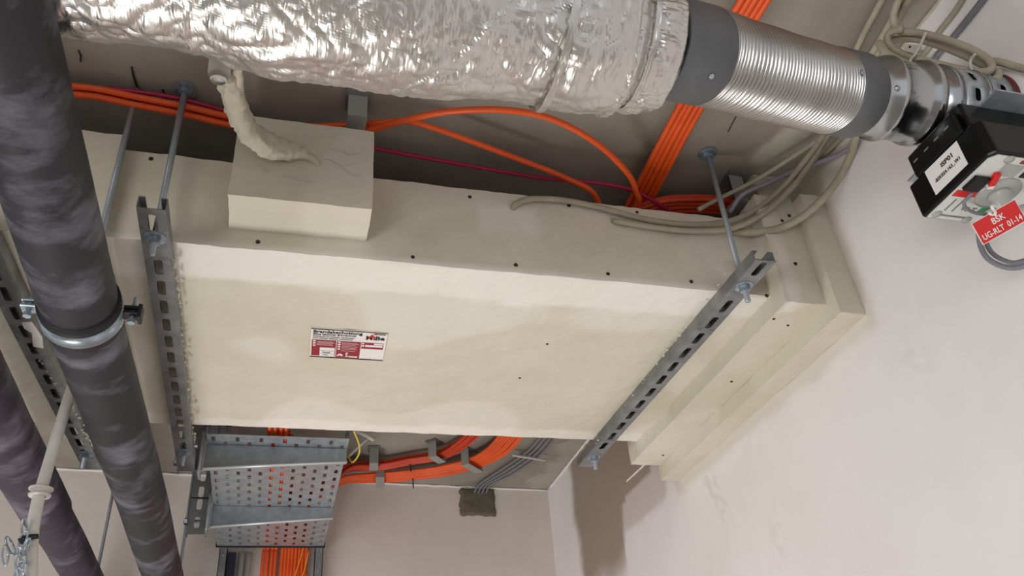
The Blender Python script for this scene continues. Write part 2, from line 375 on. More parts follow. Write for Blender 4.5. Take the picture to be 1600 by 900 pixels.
seam('plaster_edge', a0+Vector((0.002, 0, 0)), a1+Vector((0.002, 0, 0)), 0.0035, WALL, wr, 5)
# trunking strip on the ceiling near the right wall
for (p0, p1, w, lb) in (((1392, 0), (1335, 95), 0.028, 'flat plastered strip on the ceiling beside the right wall'),):
    A, B = at(*p0, 'z', ZC), at(*p1, 'z', ZC); A = A+(A-B)*1.5; d = (B-A).normalized(); s = Vector((-d.y, d.x, 0))
    M_ = frame(A, d, s, Vector((0, 0, 1)))
    t1 = part('trim_1', xf(box(0, (B-A).length*1.0, -w/2, w/2, -0.007, 0.0), M_), CONC, None, bevel=0.002); struct(t1)

# ---------------------------------------------------------------- fire rated duct
duct = thing('fire_protection_duct', (0.3, 1.3, UND), 'long cream coated rectangular duct below the ceiling running into the right wall', 'duct')
def coat_attrs(o, kind):
    def fresh(p):
        n = 0.02*noise.noise(Vector((p.x*7, p.y*7, p.z*7)))+0.008*noise.noise(p*30)
        if kind == 'body' and p.z < UND+0.004 and p.y > YF-0.01: return 0.95*(1-ss(1.085+n, 1.097+n, p.y))+0.5*ss(1.57+n, 1.58+n, p.y)+0.4*ss(0.02, 0.10, noise.noise(p*4))
        return 0.25*ss(0.0, 0.15, noise.noise(p*5))+(0.5*inside(p.x, p.z, 0.27+n, 0.37+n, 0.80+n, 0.865, 0.01) if kind == 'body' and p.y < YF+0.004 else 0)+(0.6*inside(p.x, p.z, 0.775, 0.80+n*0.3, 0.6, 0.9, 0.006) if kind == 'collar' and p.y < 1 else 0)
    def stain(p):
        n = 0.012*noise.noise(p*20)
        if kind == 'body' and p.y < YF+0.004: return 0.55*inside(p.x, p.z, 0.70+n, 0.80+n, 0.72, 0.80+n, 0.006)+0.10*ss(0.05, 0.2, noise.noise(p*6))
        if kind == 'collar' and p.y < 0.99: return 0.20*ss(0.735+n, 0.745+n, p.z)
        return 0.0
    setattr_f(o, 'fresh', fresh); setattr_f(o, 'stain', stain)
b_ = part('duct_body', rough_box(-0.30, XW, YF, YR, UND, TOP, 0.0125, 0.0014), COAT, duct, True); coat_attrs(b_, 'body')
c_ = part('casing_collar', rough_box(-1.6, -0.262, 0.988, 1.582, 0.711, 0.902, 0.0125, 0.0012, 3), COAT, duct, True); coat_attrs(c_, 'x')
c_ = part('wall_collar', rough_box(0.772, 0.846, 0.974, 1.665, 0.698, 0.925, 0.0125, 0.0012, 5), COAT, duct, True); coat_attrs(c_, 'collar')
c_ = part('wall_collar', rough_box(0.846, XW, 0.948, 1.678, 0.667, 0.915, 0.0125, 0.0012, 8), COAT, duct, True); coat_attrs(c_, 'collar')
c_ = part('mortar_filler', rough_box(0.80, XW, 0.995, 1.60, 0.89, ZC-0.004, 0.0125, 0.003, 11), COATC, duct, True)
for o in duct.children:
    md = o.modifiers.new('b', 'WELD'); md.merge_threshold = 0.0004
    for p in o.data.polygons: p.use_smooth = False
SX = Matrix.Rotation(math.pi/2, 4, 'X')
def screw_face(px, py, y):
    p = at(px, py, 'y', y); part('screw', SCR, None, duct, M_=Matrix.Translation((p.x, y-0.0006, p.z)) @ SX @ Matrix.Diagonal((1, 1, 1, 1)))
def screw_under(px, py, z):
    p = at(px, py, 'z', z); part('screw', SCR, None, duct, M_=Matrix.Translation((p.x, p.y, z-0.0006)) @ Matrix.Rotation(math.pi, 4, 'X') @ Matrix.Diagonal((0.8, 0.8, 1, 1)))
for p in ((236, 248), (403, 378), (645, 402), (806, 414), (950, 428), (1080, 440), (734, 308), (889, 321), (995, 332), (1122, 347)): screw_face(*p, YF)
for p in ((1243, 412), (1222, 345), (1233, 337), (1198, 462)): screw_face(*p, 0.974)
for p in ((1231, 508), (1143, 596), (1036, 711), (1209, 498)): screw_under(*p, 0.698)
for p in ((855, 537), (812, 590)): screw_under(*p, UND)
# small box on the side of the duct that swallows the coated cables
bump = thing('cable_entry_box', (0, 0.96, 0.77), 'cream coated square box on the side of the duct where the coated cable enters', 'box')
o = part('box_body', rough_box(-0.100, 0.096, 0.932, YF+0.002, 0.765, 0.918, 0.0098, 0.0012, 20), COAT, bump); coat_attrs(o, 'x')
# brushed smears of coating
def smear(px0, px1, y, th, par, w=0.004):
    A, B = at(*px0, 'y', y), at(*px1, 'y', y); P = [A.lerp(B, i/14)+Vector((0, 0, 0.004*math.sin(i*0.5)+0.001*noise.noise(Vector((i, px0[0], 0))))) for i in range(15)]
    g = sweep(P, lambda t: 0.45*w*math.sin(math.pi*min(1, t+0.04))*(0.7+0.5*abs(noise.noise(Vector((t*9, px0[0], 1))))), 6)
    v = [Vector((p.x, y+(p.y-y)*0.35, p.z)) for p in g[0]]
    part('coating_smear', (v, g[1]), WPIPE, par, True)
for s in (((468, 216), (512, 212)), ((436, 278), (500, 283)), ((400, 262), (424, 266)), ((505, 235), (570, 239)), ((520, 262), (570, 275)), ((500, 250), (548, 258))): smear(*s, 0.9315, 0.01, bump)
for s in (((985, 349), (1002, 357)),): smear(*s, YF-0.001, 0.01, duct)

# name plate on the underside (mounted flat, printed)
sg = thing('identification_plate', (0.096, 1.26, UND-0.001), 'white and dark red printed fire sealing plate on the underside of the cream duct', 'sign')
SO = Vector((0.0335, 1.3085, UND-0.0016)); SX_, SY_ = Vector((1, 0, 0)), Vector((-0.035, -1, 0)).normalized()
SW, SH = 0.1265, 0.0965
part('plate', prism(rect(0, 0, SW, SH), -0.001, 0.0008, frame(SO, SX_, SY_)), WHITE, sg)
def sd(u0, v0, u1, v1, m_, lift=0.0009, nm='print_block'): decal(nm, rect(u0*SW, v0*SH, u1*SW, v1*SH), SO, SX_, SY_, m_, sg, lift)
sd(0, 0.0, 1, 0.035, DARK, nm='border_line'); sd(0, 0.972, 1, 1.0, DARK, nm='border_line')
sd(0.015, 0.06, 0.335, 0.63, DRED); sd(0.345, 0.045, 0.665, 0.63, DRED); sd(0.675, 0.41, 0.97, 0.63, DRED)
sd(0.125, 0.07, 0.325, 0.37, WHITE, 0.0013)
for v in (0.16, 0.26): sd(0.135, v, 0.315, v+0.006, GREYT, 0.0017, 'print_line')
for v in (0.57, 0.49, 0.41): sd(0.03, v, 0.065, v+0.045, WHITE, 0.0013, 'tick_box')
for v in (0.57, 0.49, 0.41, 0.33): sd(0.36, v, 0.395, v+0.045, WHITE, 0.0013, 'tick_box')
for v in (0.20, 0.14, 0.08): sd(0.475, v, 0.505, v+0.035, WHITE, 0.0013, 'tick_box')
sd(0.515, 0.075, 0.64, 0.115, WHITE, 0.0013)
for v, u1 in ((0.575, 0.30), (0.535, 0.32), (0.495, 0.29), (0.455, 0.30)): sd(0.08, v, u1, v+0.007, WHITE, 0.0013, 'print_line')
for v, u1 in ((0.58, 0.62), (0.54, 0.64), (0.50, 0.60), (0.45, 0.63), (0.40, 0.61), (0.35, 0.62), (0.29, 0.6)): sd(0.41, v, u1, v+0.006, WHITE, 0.0013, 'print_line')
sd(0.84, 0.575, 0.965, 0.62, WHITE, 0.0013); sd(0.725, 0.49, 0.96, 0.555, WHITE, 0.0013); sd(0.68, 0.575, 0.71, 0.615, WHITE, 0.0013); sd(0.68, 0.49, 0.71, 0.545, WHITE, 0.0013)
sd(0.82, 0.91, 0.875, 0.955, DRED); sd(0.88, 0.91, 0.975, 0.955, GREYT)
decal('emblem', [(0.355*SW, 0.10*SH), (0.375*SW, 0.16*SH), (0.40*SW, 0.19*SH), (0.43*SW, 0.16*SH), (0.445*SW, 0.10*SH), (0.42*SW, 0.10*SH), (0.40*SW, 0.13*SH), (0.38*SW, 0.10*SH)], SO, SX_, SY_, WHITE, sg, 0.0013)
def st(s, u, v, size, m_, w=None, bold=0): text('lettering', s, SO+SX_*(u*SW)+SY_*(v*SH), SX_, SY_, size, m_, sg, w, bold, 0.0012)
st('Brandabschottung', 0.025, 0.862, 0.0125, DARK, 0.64*SW, 0.0003)
st('Mitte baulicher Brandschutz', 0.025, 0.79, 0.0075, DARK, 0.56*SW, 0.00012)
for v_, segs in ((0.735, ((0.025, 0.19), (0.20, 0.24), (0.25, 0.38), (0.395, 0.57))), (0.675, ((0.025, 0.10), (0.11, 0.22), (0.235, 0.36), (0.375, 0.55)))):
    for u0_, u1_ in segs: sd(u0_, v_, u1_, v_+0.022, GREYT, 0.0013, 'print_line')
st('MiBe', 0.715, 0.735, 0.017, DARK, 0.25*SW, 0.0005)
decal('emblem', [(0.74*SW, 0.80*SH), (0.80*SW, 0.93*SH), (0.86*SW, 0.73*SH), (0.84*SW, 0.73*SH), (0.80*SW, 0.87*SH), (0.765*SW, 0.80*SH)], SO, SX_, SY_, RED, sg, 0.0015)
sd(0.16, 0.195, 0.27, 0.22, GREYT, 0.0017, 'print_line'); sd(0.17, 0.10, 0.24, 0.125, GREYT, 0.0017, 'print_line')

# ---------------------------------------------------------------- slotted channel hangers under the duct
def channel(parent, x, y0, y1, zb, slots, skew=0.0, w=0.035, d=0.0185, m_=GALVD):
    M_ = frame((x, 0, zb), (skew, 1, 0), (-1, skew, 0), (0, 0, 1))
    g = slotstrip(y0, y1, w, slots, 0.0182, 0.0058)
    side = lambda s: ([Vector((y0, s*w/2, 0)), Vector((y1, s*w/2, 0)), Vector((y1, s*w/2, d)), Vector((y0, s*w/2, d))], [[0, 1, 2, 3]])
    lip = lambda s: ([Vector((y0, s*w/2, d)), Vector((y1, s*w/2, d)), Vector((y1, s*(w/2-0.008), d)), Vector((y0, s*(w/2-0.008), d))], [[0, 1, 2, 3]])
    g = merge(g, side(-1), side(1), lip(-1), lip(1))
    me = weld(meshd('channel', *xf(g, M_), m_)); o = part('channel', me, None, parent, solid=0.0018); return o
def hanger(x, yn, yf, zb, y0, y1, slots, skew, label, name='trapeze_hanger', nearrod=True, farl=0.03):
    t = thing(name, (x, (yn+yf)/2, zb), label, 'pipe hanger')
    channel(t, x, y0, y1, zb, slots, skew)
    if nearrod: rod(t, x+skew*yn, yn, zb-0.030, ZC, (zb-0.0065,))
    rod(t, x+skew*yf, yf, zb-farl, ZC, (zb-0.0065,)); return t
# right: spans under the duct just before the stepped wall collars
h1 = hanger(0.703, 0.962, 1.662, 0.7125, 0.894, 1.722, [0.914+0.0007]+[1.023+0.0525*k for k in range(12)], -0.012, 'grey slotted channel hanger under the duct, beside the stepped wall collars')
h2 = hanger(-0.183, 0.975, 1.705, 0.7125, 0.913, 1.81, [0.943]+[1.0445+0.0524*k for k in range(13)], -0.006, 'grey slotted channel hanger under the duct, between the thick black pipe and the cable tray')
h3 = hanger(-0.430, 0.95, 1.675, 0.6900, 0.86, 1.752, [0.905+0.0512*k for k in range(0, 16)], 0.036, 'grey slotted channel hanger with a white smear, left of the thick black pipe')
g = []
P = [at(x, y, 'z', 0.6885) for x, y in ((34, 504), (50, 503), (66, 527), (68, 544), (52, 541), (50, 520), (38, 513))]
part('coating_smear', (P, [[0, 1, 5, 6], [1, 2, 5], [2, 3, 4, 5]]), WHITE, h3, solid=0.0012)
def crumbs(par, segs, z, n, seed):                              # dried blobs of coating sticking to a channel edge
    rnd = random.Random(seed); gs = []
    for k in range(n):
        (a, b) = segs; t = rnd.random(); p = at(a[0]+(b[0]-a[0])*t+rnd.uniform(-2, 2), a[1]+(b[1]-a[1])*t, 'z', z); r = rnd.uniform(0.001, 0.0032)
        gs.append(([p+Vector(v)*r for v in ((1,0,0),(0,1.6,0),(-1,0,0),(0,-1.6,0),(0,0,-.8),(0,0,.8))], [[0,1,4],[1,2,4],[2,3,4],[3,0,4],[1,0,5],[2,1,5],[3,2,5],[0,3,5]]))
    part('coating_crumbs', merge(*gs), COATC, par)
crumbs(h2, ((272, 400), (304, 690)), 0.714, 60, 1); crumbs(h1, ((1140, 420), (915, 715)), 0.716, 26, 2); crumbs(h3, ((60, 560), (150, 690)), 0.69, 40, 3)
crumbs(h3, ((128, 670), (148, 700)), 0.688, 30, 4); crumbs(h2, ((300, 640), (306, 700)), 0.712, 24, 5)

# ---------------------------------------------------------------- black insulated pipes with clamp
def rubtube(name, path, r, m_, bulge, label, wr=0.0012):
    pts = spline(path, 40); n = 40; g = sweep(pts, r, n)
    v = []
    for i, p in enumerate(g[0]):
        c = pts[min(i//n, len(pts)-1)]; d = (p-c)
        k = 1+bulge(c)+0.03*noise.noise(Vector((p.x*9, p.y*7, p.z*9)))+0.008*noise.noise(p*34)
        v.append(c+d*k)
    return tag(part(name, (v, g[1]), m_, None, True), label, 'pipe')
CLY = 0.988
p1 = rubtube('insulated_pipe', [(-0.262, 0.25, 0.604), (-0.258, 0.7, 0.60), (-0.259, 1.0, 0.598), (-0.252, 1.5, 0.598), (-0.252, 2.05, 0.598), (-0.255, 2.56, 0.598)], 0.0445, RUB,
             lambda c: -0.10*math.exp(-((c.y-CLY)/0.018)**2)+0.02*math.exp(-((c.y-CLY+0.05)/0.03)**2), 'thick black foam-insulated pipe held by a zinc clamp at left')
p2 = rubtube('insulated_pipe', [(-0.425, 0.9, 0.60), (-0.43, 1.3, 0.60), (-0.43, 1.6, 0.60), (-0.43, 1.72, 0.60), (-0.43, 2.0, 0.60), (-0.432, 2.56, 0.60)], 0.0445, RUB2,
             lambda c: -0.10*ss(1.74, 1.76, c.y), 'purplish black foam-insulated pipe at the lower left corner with a stepped joint')
cl = thing('pipe_clamp', (-0.258, CLY, 0.66), 'zinc pipe clamp with rubber liner around the thick black pipe', 'clamp')
def band(r0, r1, w, m_, nm):
    C = Vector((-0.2585, CLY, 0.598)); d = Vector((0, 1, 0))
    part(nm, lathe(C-d*w/2, C+d*w/2, [(0, r0), (0, r1), (w, r1), (w, r0), (0, r0)], 48, False), m_, cl, True)
band(0.040, 0.0480, 0.046, BLKR, 'rubber_liner'); band(0.044, 0.0495, 0.022, ZINC, 'steel_band')
for s in (-1, 1):
    x = -0.2585+s*0.0485
    e = part('clamp_ear', merge(box(min(x, x+s*0.020), max(x, x+s*0.020), CLY-0.009, CLY+0.009, 0.594, 0.5975), box(min(x, x+s*0.020), max(x, x+s*0.020), CLY-0.009, CLY+0.009, 0.602, 0.6055)), ZINC if s < 0 else BLKR, cl, bevel=0.0008)
    part('bolt', merge(cyl((x+s*0.011, CLY, 0.588), (x+s*0.011, CLY, 0.622 if s > 0 else 0.612), 0.003, 10), cyl((x+s*0.011, CLY, 0.584), (x+s*0.011, CLY, 0.589), 0.0052, 6)), ZINC, e)
part('clamp_hook', box(-0.2585+0.066, -0.2585+0.071, CLY-0.009, CLY+0.009, 0.588, 0.609), BLKR, cl, bevel=0.001)
rod(cl, -0.2585, CLY, 0.645, ZC, (0.649,), False, 0.0045)

# thin rods by the back wall
for (a, b, lb) in (((180, 752), (150, 880), 'thin grey threaded rod hanging by the back wall between the two black pipes'), ((303, 738), (281, 860), 'thin grey threaded rod by the back wall, left of the tray bracket stems')):
    A = at(*a, 'y', 2.30); t = thing('threaded_rod_hanger', (A.x, A.y, ZC), lb, 'rod'); rod(t, A.x, A.y, 0.30, ZC, (), True, 0.0042)

# ---------------------------------------------------------------- foil wrapped duct, flexible duct, damper
def foilduct():
    pts = [(-1.3, 0.088), (-0.40, 0.081), (-0.28, 0.080), (-0.12, 0.080), (-0.02, 0.094), (0.08, 0.092), (0.2, 0.084), (0.265, 0.086), (0.305, 0.082), (0.318, 0.071), (0.335, 0.072), (0.355, 0.068), (0.363, 0.058)]
    def rad(x):
        for i in range(len(pts)-1):
            if x <= pts[i+1][0]:
                t = ss(0, 1, (x-pts[i][0])/(pts[i+1][0]-pts[i][0])); return pts[i][1]*(1-t)+pts[i+1][1]*t
        return pts[-1][1]
    xs = [-1.3+0.03*i for i in range(28)]+[-0.46+0.0026*i for i in range(331)]; xs = [x for x in xs if x <= 0.363]
    n = 250; V = []
    for x in xs:
        d = Vector((x-0.3, 0, 0)); c = Vector((x, 0.526+(0.003 if x > .3 else 0), 0.70)); r = rad(x)
        for k in range(n):
            q = 2*math.pi*k/n; u = Vector((0, math.cos(q), math.sin(q))); p = c+u*r; w = p+noise.noise_vector(p*14)*0.012
            h = 0.0042*abs(noise.noise(Vector((w.x*13+w.y*7, w.y*20, w.z*20))))+0.0036*abs(noise.noise(Vector((w.x*30+5, w.y*34+w.x*9, w.z*34))))+0.0024*abs(noise.noise(Vector((w.x*75, w.y*60, w.z*60))))
            h += 0.004*noise.noise(p*8)-0.003
            c_ = abs(noise.noise(Vector((w.x*9+3*w.y, w.y*4, w.z*4+9)))); h += 0.0010*max(0, 1-c_/0.03)
            if 0.30 < x < 0.36: h += 0.0024*abs(noise.noise(Vector((p.x*40, q*13, 0))))
            V.append(p+u*h)
    f = [[i*n+k, i*n+(k+1) % n, (i+1)*n+(k+1) % n, (i+1)*n+k] for i in range(len(xs)-1) for k in range(n)]
    t = thing('foil_insulated_duct', (-0.2, 0.526, 0.70), 'crinkled silver foil insulated round duct across the top of the picture', 'duct')
    part('foil_jacket', (V, f), FOIL, t, False)
    for i, (xc, w, sk) in enumerate(((0.236, 0.004, 0.35), (0.322, 0.003, 0.1))):       # wrap seams in foil tape
        V2 = []; m2 = 120
        for j in range(9):
            for k in range(m2):
                q = 2*math.pi*k/m2; x = xc+(j/8-0.5)*2*w+0.02*sk*math.sin(q); r = rad(x)+0.0030+0.0016*noise.noise(Vector((x*60, q*5, i)))+0.004*noise.noise(Vector((x*9, .5*math.cos(q), math.sin(q)*.5)))
                V2.append(Vector((x, 0.526+r*math.cos(q), 0.70+r*math.sin(q))))
        part('foil_tape', (V2, [[j*m2+k, j*m2+(k+1) % m2, (j+1)*m2+(k+1) % m2, (j+1)*m2+k] for j in range(8) for k in range(m2)]), FOIL, t, False)
foilduct()
LA, LB = Vector((0.350, 0.523, 0.695)), Vector((0.415, 0.538, 0.709)); RA, RB = Vector((0.622, 0.5905, 0.7515)), Vector((0.670, 0.602, 0.765))
fd = thing('flexible_duct', (0.54, 0.57, 0.73), 'ribbed aluminium flexible duct with dark grey sleeves between the foil duct and the damper', 'duct')
def flexmesh():
    path = spline([LB-(LB-LA)*0.15, LB, LB.lerp(RA, 0.33)+Vector((0, 0, -0.002)), LB.lerp(RA, 0.66)+Vector((0, 0, -0.002)), RA, RA+(RB-RA)*0.15], 100); n = 64; N = len(path); ribs = 66
    v, f = sweep(path, lambda t: 0.0535-0.0036*(1-abs(math.sin(math.pi*t*ribs)))**1.6+0.0003*math.sin(t*31), n, False)
    return v, f
part('ribbed_hose', flexmesh(), FLEX, fd, True)
for (A, B) in ((LA, LB), (RA, RB)):
    L = (B-A).length
    s = part('rubber_sleeve', lathe(A, B, [(0, 0.049), (0, 0.0535), (0.002, 0.0545), (L-0.002, 0.0545), (L, 0.0535), (L, 0.049)], 64, False), SLEEVE, fd, True, label='dark grey smooth rubber sleeve')
def rivet(par, px, py, ctr, r, m_=ZINC, sz=0.0035):
    # rivet on the side of the round duct that faces down and outward: direction found from the view line through the seam
    d = ray(px, py).normalized(); A, B = ctr; ax = (B-A).normalized(); oc = -A; a = d-ax*d.dot(ax); b = oc-ax*oc.dot(ax)
    aa, bb, cc = a.dot(a), 2*a.dot(b), b.dot(b)-r*r; D = bb*bb-4*aa*cc
    if D < 0: return
    p = d*((-bb-math.sqrt(D))/(2*aa)); c = A+ax*(p-A).dot(ax); nrm = (p-c).normalized()
    part('rivet', lathe(p, p+nrm*0.002, [(0, sz), (0.0012, sz*0.85), (0.002, sz*0.3)], 12), m_, par, True)
sl = [o for o in fd.children if o.name.startswith('rubber')]
rivet(sl[0], 1112, 119, (LA, LB), 0.0545); rivet(sl[1], 1347, 113, (RA, RB), 0.0545)
AX0, AX1 = Vector((0.662, 0.602, 0.766)), Vector((XW+0.004, 0.600, 0.769))
dm = thing('fire_damper', (XW, 0.60, 0.77), 'round galvanised fire damper entering the right wall behind the black actuator', 'damper')
def L_(x0, x1, prof, nm, m_, n=72, label=None):
    d = (AX1-AX0)/(AX1.x-AX0.x); return part(nm, lathe(AX0+d*(x0-AX0.x), AX0+d*(x1-AX0.x), prof, n, False), m_, dm, True, label=label)
L_(0.662, 0.772, [(0, 0.0505), (0.040, 0.0508), (0.044, 0.0545), (0.048, 0.0555), (0.052, 0.0545), (0.055, 0.0510), (0.092, 0.0512), (0.096, 0.055), (0.102, 0.0565), (0.108, 0.055), (0.110, 0.050)], 'spigot', SPIG)
L_(0.770, 0.800, [(0, 0.048), (0, 0.0515), (0.016, 0.0515), (0.018, 0.054), (0.024, 0.054), (0.026, 0.0515), (0.030, 0.0515)], 'bead_ring', SPIG)
def slotring(x0, x1, r, n=11, ph=0.0):
    d = (AX1-AX0).normalized(); M_ = axisframe(AX0+d*(x0-AX0.x), AX1); gs = []; w = x1-x0; cw = 2*math.pi*r/n
    for k in range(n):
        c = cellhole(0, w/2, cw/2, w/2, cw*0.29, min(w*0.36, cw*0.15)); sub = []
        for p in c[0]:
            a = (k+0.5+ph+p.x/cw)*2*math.pi/n; sub.append(M_ @ Vector((r*math.cos(a), r*math.sin(a), p.y)))
        gs.append((sub, c[1]))
    return merge(*gs)
for xa, xb, ph in ((0.800, 0.834, 0.4), (0.842, 0.876, 0.0)):
    part('slotted_collar', weld(meshd('slotted_collar', *slotring(xa, xb, 0.0515, 11, ph), GALV, True)), None, dm, solid=0.0014)
L_(0.834, 0.842, [(0, 0.0515), (0.002, 0.0535), (0.006, 0.0535), (0.008, 0.0515)], 'bead_ring', SPIG)
L_(0.80, 0.885, [(0, 0.043), (0.085, 0.043)], 'inner_casing', BLKR)
L_(0.876, 0.886, [(0, 0.050), (0.0, 0.0535), (0.01, 0.0535), (0.01, 0.05)], 'sealing_strip', INTU)
L_(0.884, 0.900, [(0, 0.050), (0, 0.060), (0.004, 0.0625), (0.016, 0.064)], 'mortar_ring', WALL)
for px, py in ((1385, 121), (1402, 138)): rivet(dm, px, py, (AX0, AX1), 0.0508, SPIG, 0.004)

ac = thing('damper_actuator', (0.82, 0.60, 0.62), 'black actuator box with printed white face hanging under the round damper', 'actuator')
X0, X1, Y0, Y1, Z0, Z1 = 0.760, 0.884, 0.533, 0.658, 0.620, 0.672
hp = [(X0, Y0+0.010), (X0+0.008, Y0), (X1-0.02, Y0), (X1, Y0+0.02), (X1, Y1-0.055), (X0+0.073, Y1), (X0, Y1)]
part('housing', prism(hp, Z0, Z1), BLK, ac, bevel=0.003)
part('mounting_block', merge(box(0.768, 0.874, 0.548, 0.645, Z1, 0.716), box(0.757, 0.768, 0.556, 0.640, Z1-0.002, 0.706)), BLK, ac, bevel=0.003)
part('mounting_plate', merge(box(0.800, 0.884, 0.520, 0.690, 0.7135, 0.7165)), GALV, ac)
for yy in (0.566, 0.585, 0.604, 0.625): part('cooling_slot', box(0.7564, 0.7575, yy, yy+0.008, 0.690, 0.692), GREYT, ac)
fp = [(X0+0.004, Y0+0.012), (X0+0.012, Y0+0.004), (X1-0.022, Y0+0.004), (X1-0.004, Y0+0.022), (X1-0.004, Y1-0.057), (X0+0.071, Y1-0.004), (X0+0.004, Y1-0.004)]
part('face_plate', prism(fp, Z0-0.0015, Z0), PLATE, ac, label='white printed face plate')
FO = Vector((X0, Y1, Z0-0.0015)); FX, FY = Vector((1, 0, 0)), Vector((0, -1, 0))
def fdcl(nm, u0, v0, u1, v1, m_, lift=0.0002, th=0.0004): return decal(nm, rect(u0, v0, u1, v1), FO, FX, FY, m_, ac, lift, th)
def ftx(s, u, v, size, m_, w=None, b=0): text('lettering', s, FO+FX*u+FY*v, FX, FY, size, m_, ac, w, b, 0.0006)
decal('red_stripe', [(0.006, 0.047), (0.030, 0.047), (0.044, 0.052), (0.044, 0.058), (0.006, 0.058)], FO, FX, FY, RED, ac, 0.0002, 0.0004)
decal('green_stripe', [(0.060, 0.020), (0.072, 0.020), (0.076, 0.040), (0.066, 0.040)], FO, FX, FY, GREEN, ac, 0.0002, 0.0004)
fdcl('scale_bar', 0.016, 0.020, 0.018, 0.042, GREYT); fdcl('scale_bar', 0.027, 0.020, 0.029, 0.042, GREYT)
ftx('V5-T', 0.036, 0.024, 0.010, GREYT, 0.022, 0.0002); fdcl('print_line', 0.018, 0.010, 0.056, 0.0125, GREYT)
part('dark_window', prism(rect(0.008, 0.062, 0.030, 0.086), 0, 0.005, frame(FO, FX, FY)), BLK, ac, bevel=0.001)
part('dark_window', prism(rect(0.066, 0.092, 0.092, 0.106), 0, 0.001, frame(FO, FX, FY)), BLK, ac)
fdcl('banner', 0.048, 0.113, 0.104, 0.1185, DRED, 0.0002); decal('emblem', [(0.068, 0.1125), (0.088, 0.1125), (0.086, 0.117), (0.080, 0.122), (0.074, 0.117)], FO, FX, FY, RED, ac, 0.0007, 0.0004)
fdcl('grey_label', 0.032, 0.090, 0.060, 0.110, GREYP); fdcl('grey_label', 0.072, 0.108, 0.100, 0.1095, GREYT)
ftx('CE', 0.100, 0.072, 0.010, DARK, 0.012, 0.0002); fdcl('round_mark', 0.096, 0.084, 0.102, 0.091, DARK)
for u, v in ((0.012, 0.012), (0.060, 0.008), (0.030, 0.117)):
    c = FO+FX*u+FY*v; part('corner_screw', lathe(c, c+Vector((0, 0, -0.0025)), [(0, 0.0062), (0.0012, 0.0062), (0.0014, 0.0045), (0.0022, 0.004)], 16), GREYP, ac, True)
kc = FO+FX*0.062+FY*0.062
dial = part('dial_plate', lathe(kc, kc+Vector((0, 0, -0.003)), [(0, 0.027), (0.0015, 0.027), (0.0022, 0.0225), (0.003, 0.021)], 40), GREYP, ac, True)
kn = part('shaft_knob', lathe(kc+Vector((0, 0, -0.002)), kc+Vector((0, 0, -0.030)), [(0, 0.0135), (0.006, 0.0135), (0.008, 0.0105), (0.028, 0.009)], 20), GREYP, ac, True)
part('shaft', merge(cyl(kc+Vector((0, 0, -0.028)), kc+Vector((0, 0, -0.042)), 0.005, 8)), WHITE, ac)
lv = part('red_lever', xf(box(-0.004, 0.004, -0.006, 0.014, 0, 0.006), frame(FO+FX*0.036+FY*0.082, (1, -0.35, 0), (-0.35, -1, 0))), RED, ac, bevel=0.001)
part('lever_tip', xf(box(-0.0035, 0.0035, -0.011, -0.006, 0, 0.006), frame(FO+FX*0.036+FY*0.082, (1, -0.35, 0), (-0.35, -1, 0))), WHITE, lv)
tube('sensor_lead', [FO+FX*0.024+FY*0.060+Vector((0, 0, -0.004)), FO+FX*0.022+FY*0.046+Vector((0, 0, -0.008)), FO+FX*0.036+FY*0.036+Vector((0, 0, -0.010)), FO+FX*0.058+FY*0.034+Vector((0, 0, -0.012)), FO+FX*0.076+FY*0.040+Vector((0, 0, -0.010))], 0.0022, GRYC, ac)
# sticker on the side
LO = Vector((X0-0.0006, 0.650, 0.6235)); lx, ly = Vector((0, -1, 0)), Vector((0, 0, 1))
sp = [at(x, y, 'x', X0-0.0006) for x, y in ((1463, 305), (1513, 256), (1495, 220), (1445, 269))]
pl = [((p-LO).dot(lx), (p-LO).dot(ly)) for p in sp]
decal('white_sticker', pl, LO, lx, ly, WHITE, ac, 0.0002, 0.0004, 'white paper sticker')
bl = Vector((X0-0.0008, sp[0].y, sp[0].z)); SLx = (sp[1]-sp[0]).normalized(); SLy = Vector((0, 0, 1))
text('lettering', 'ISP01', bl+SLx*0.024+Vector((0, 0, 0.024)), SLx, SLy, 0.0085, DARK, ac, 0.020, 0.0002, 0.0008)
text('lettering', '-BSK024.163_.W1', bl+SLx*0.007+Vector((0, 0, 0.013)), SLx, SLy, 0.0068, DARK, ac, 0.045, 0.0001, 0.0008)

# red hanging tag
TC = ray(1561, 347)*0.905; a_ = math.radians(29.5)
tx = (RT*math.cos(a_)-DN*math.sin(a_)+FW*0.10).normalized(); tn = (-FW).normalized(); ty = tn.cross(tx).normalized(); tx = ty.cross(tn)
tgt = thing('red_tag', TC, 'red rectangular tag with white lettering hanging below the black actuator', 'tag')
TW, TH = 0.0545, 0.0268
FT = frame(TC, tx, ty)
part('tag_plate', prism(rect(-TW/2, -TH/2, TW/2, TH/2), -0.0009, 0, FT), WHITE, tgt)
decal('red_face', rect(-TW/2+0.0008, -TH/2+0.0008, TW/2-0.0008, TH/2-0.0008), TC, tx, ty, RED, tgt, 0.0, 0.0004)
text('lettering', 'BSK', TC+tx*(0.0005)+ty*0.0008, tx, ty, 0.0098, WHITE, tgt, 0.0155, 0.0001, 0.0007, 'CENTER')
text('lettering', 'UG-RLT  01-14', TC+tx*0.0-ty*0.0096, tx, ty, 0.0094, WHITE, tgt, 0.048, 0.0001, 0.0007, 'CENTER')
tube('loop_tie', [kc+Vector((0.0, 0, -0.028)), TC+ty*0.020+tn*0.004, TC+ty*0.012+tn*0.003, TC+ty*0.0085-tn*0.002, TC+ty*0.013-tn*0.006, kc+Vector((0.006, 0.0, -0.030))], 0.0016, WHITE, tgt, 8)
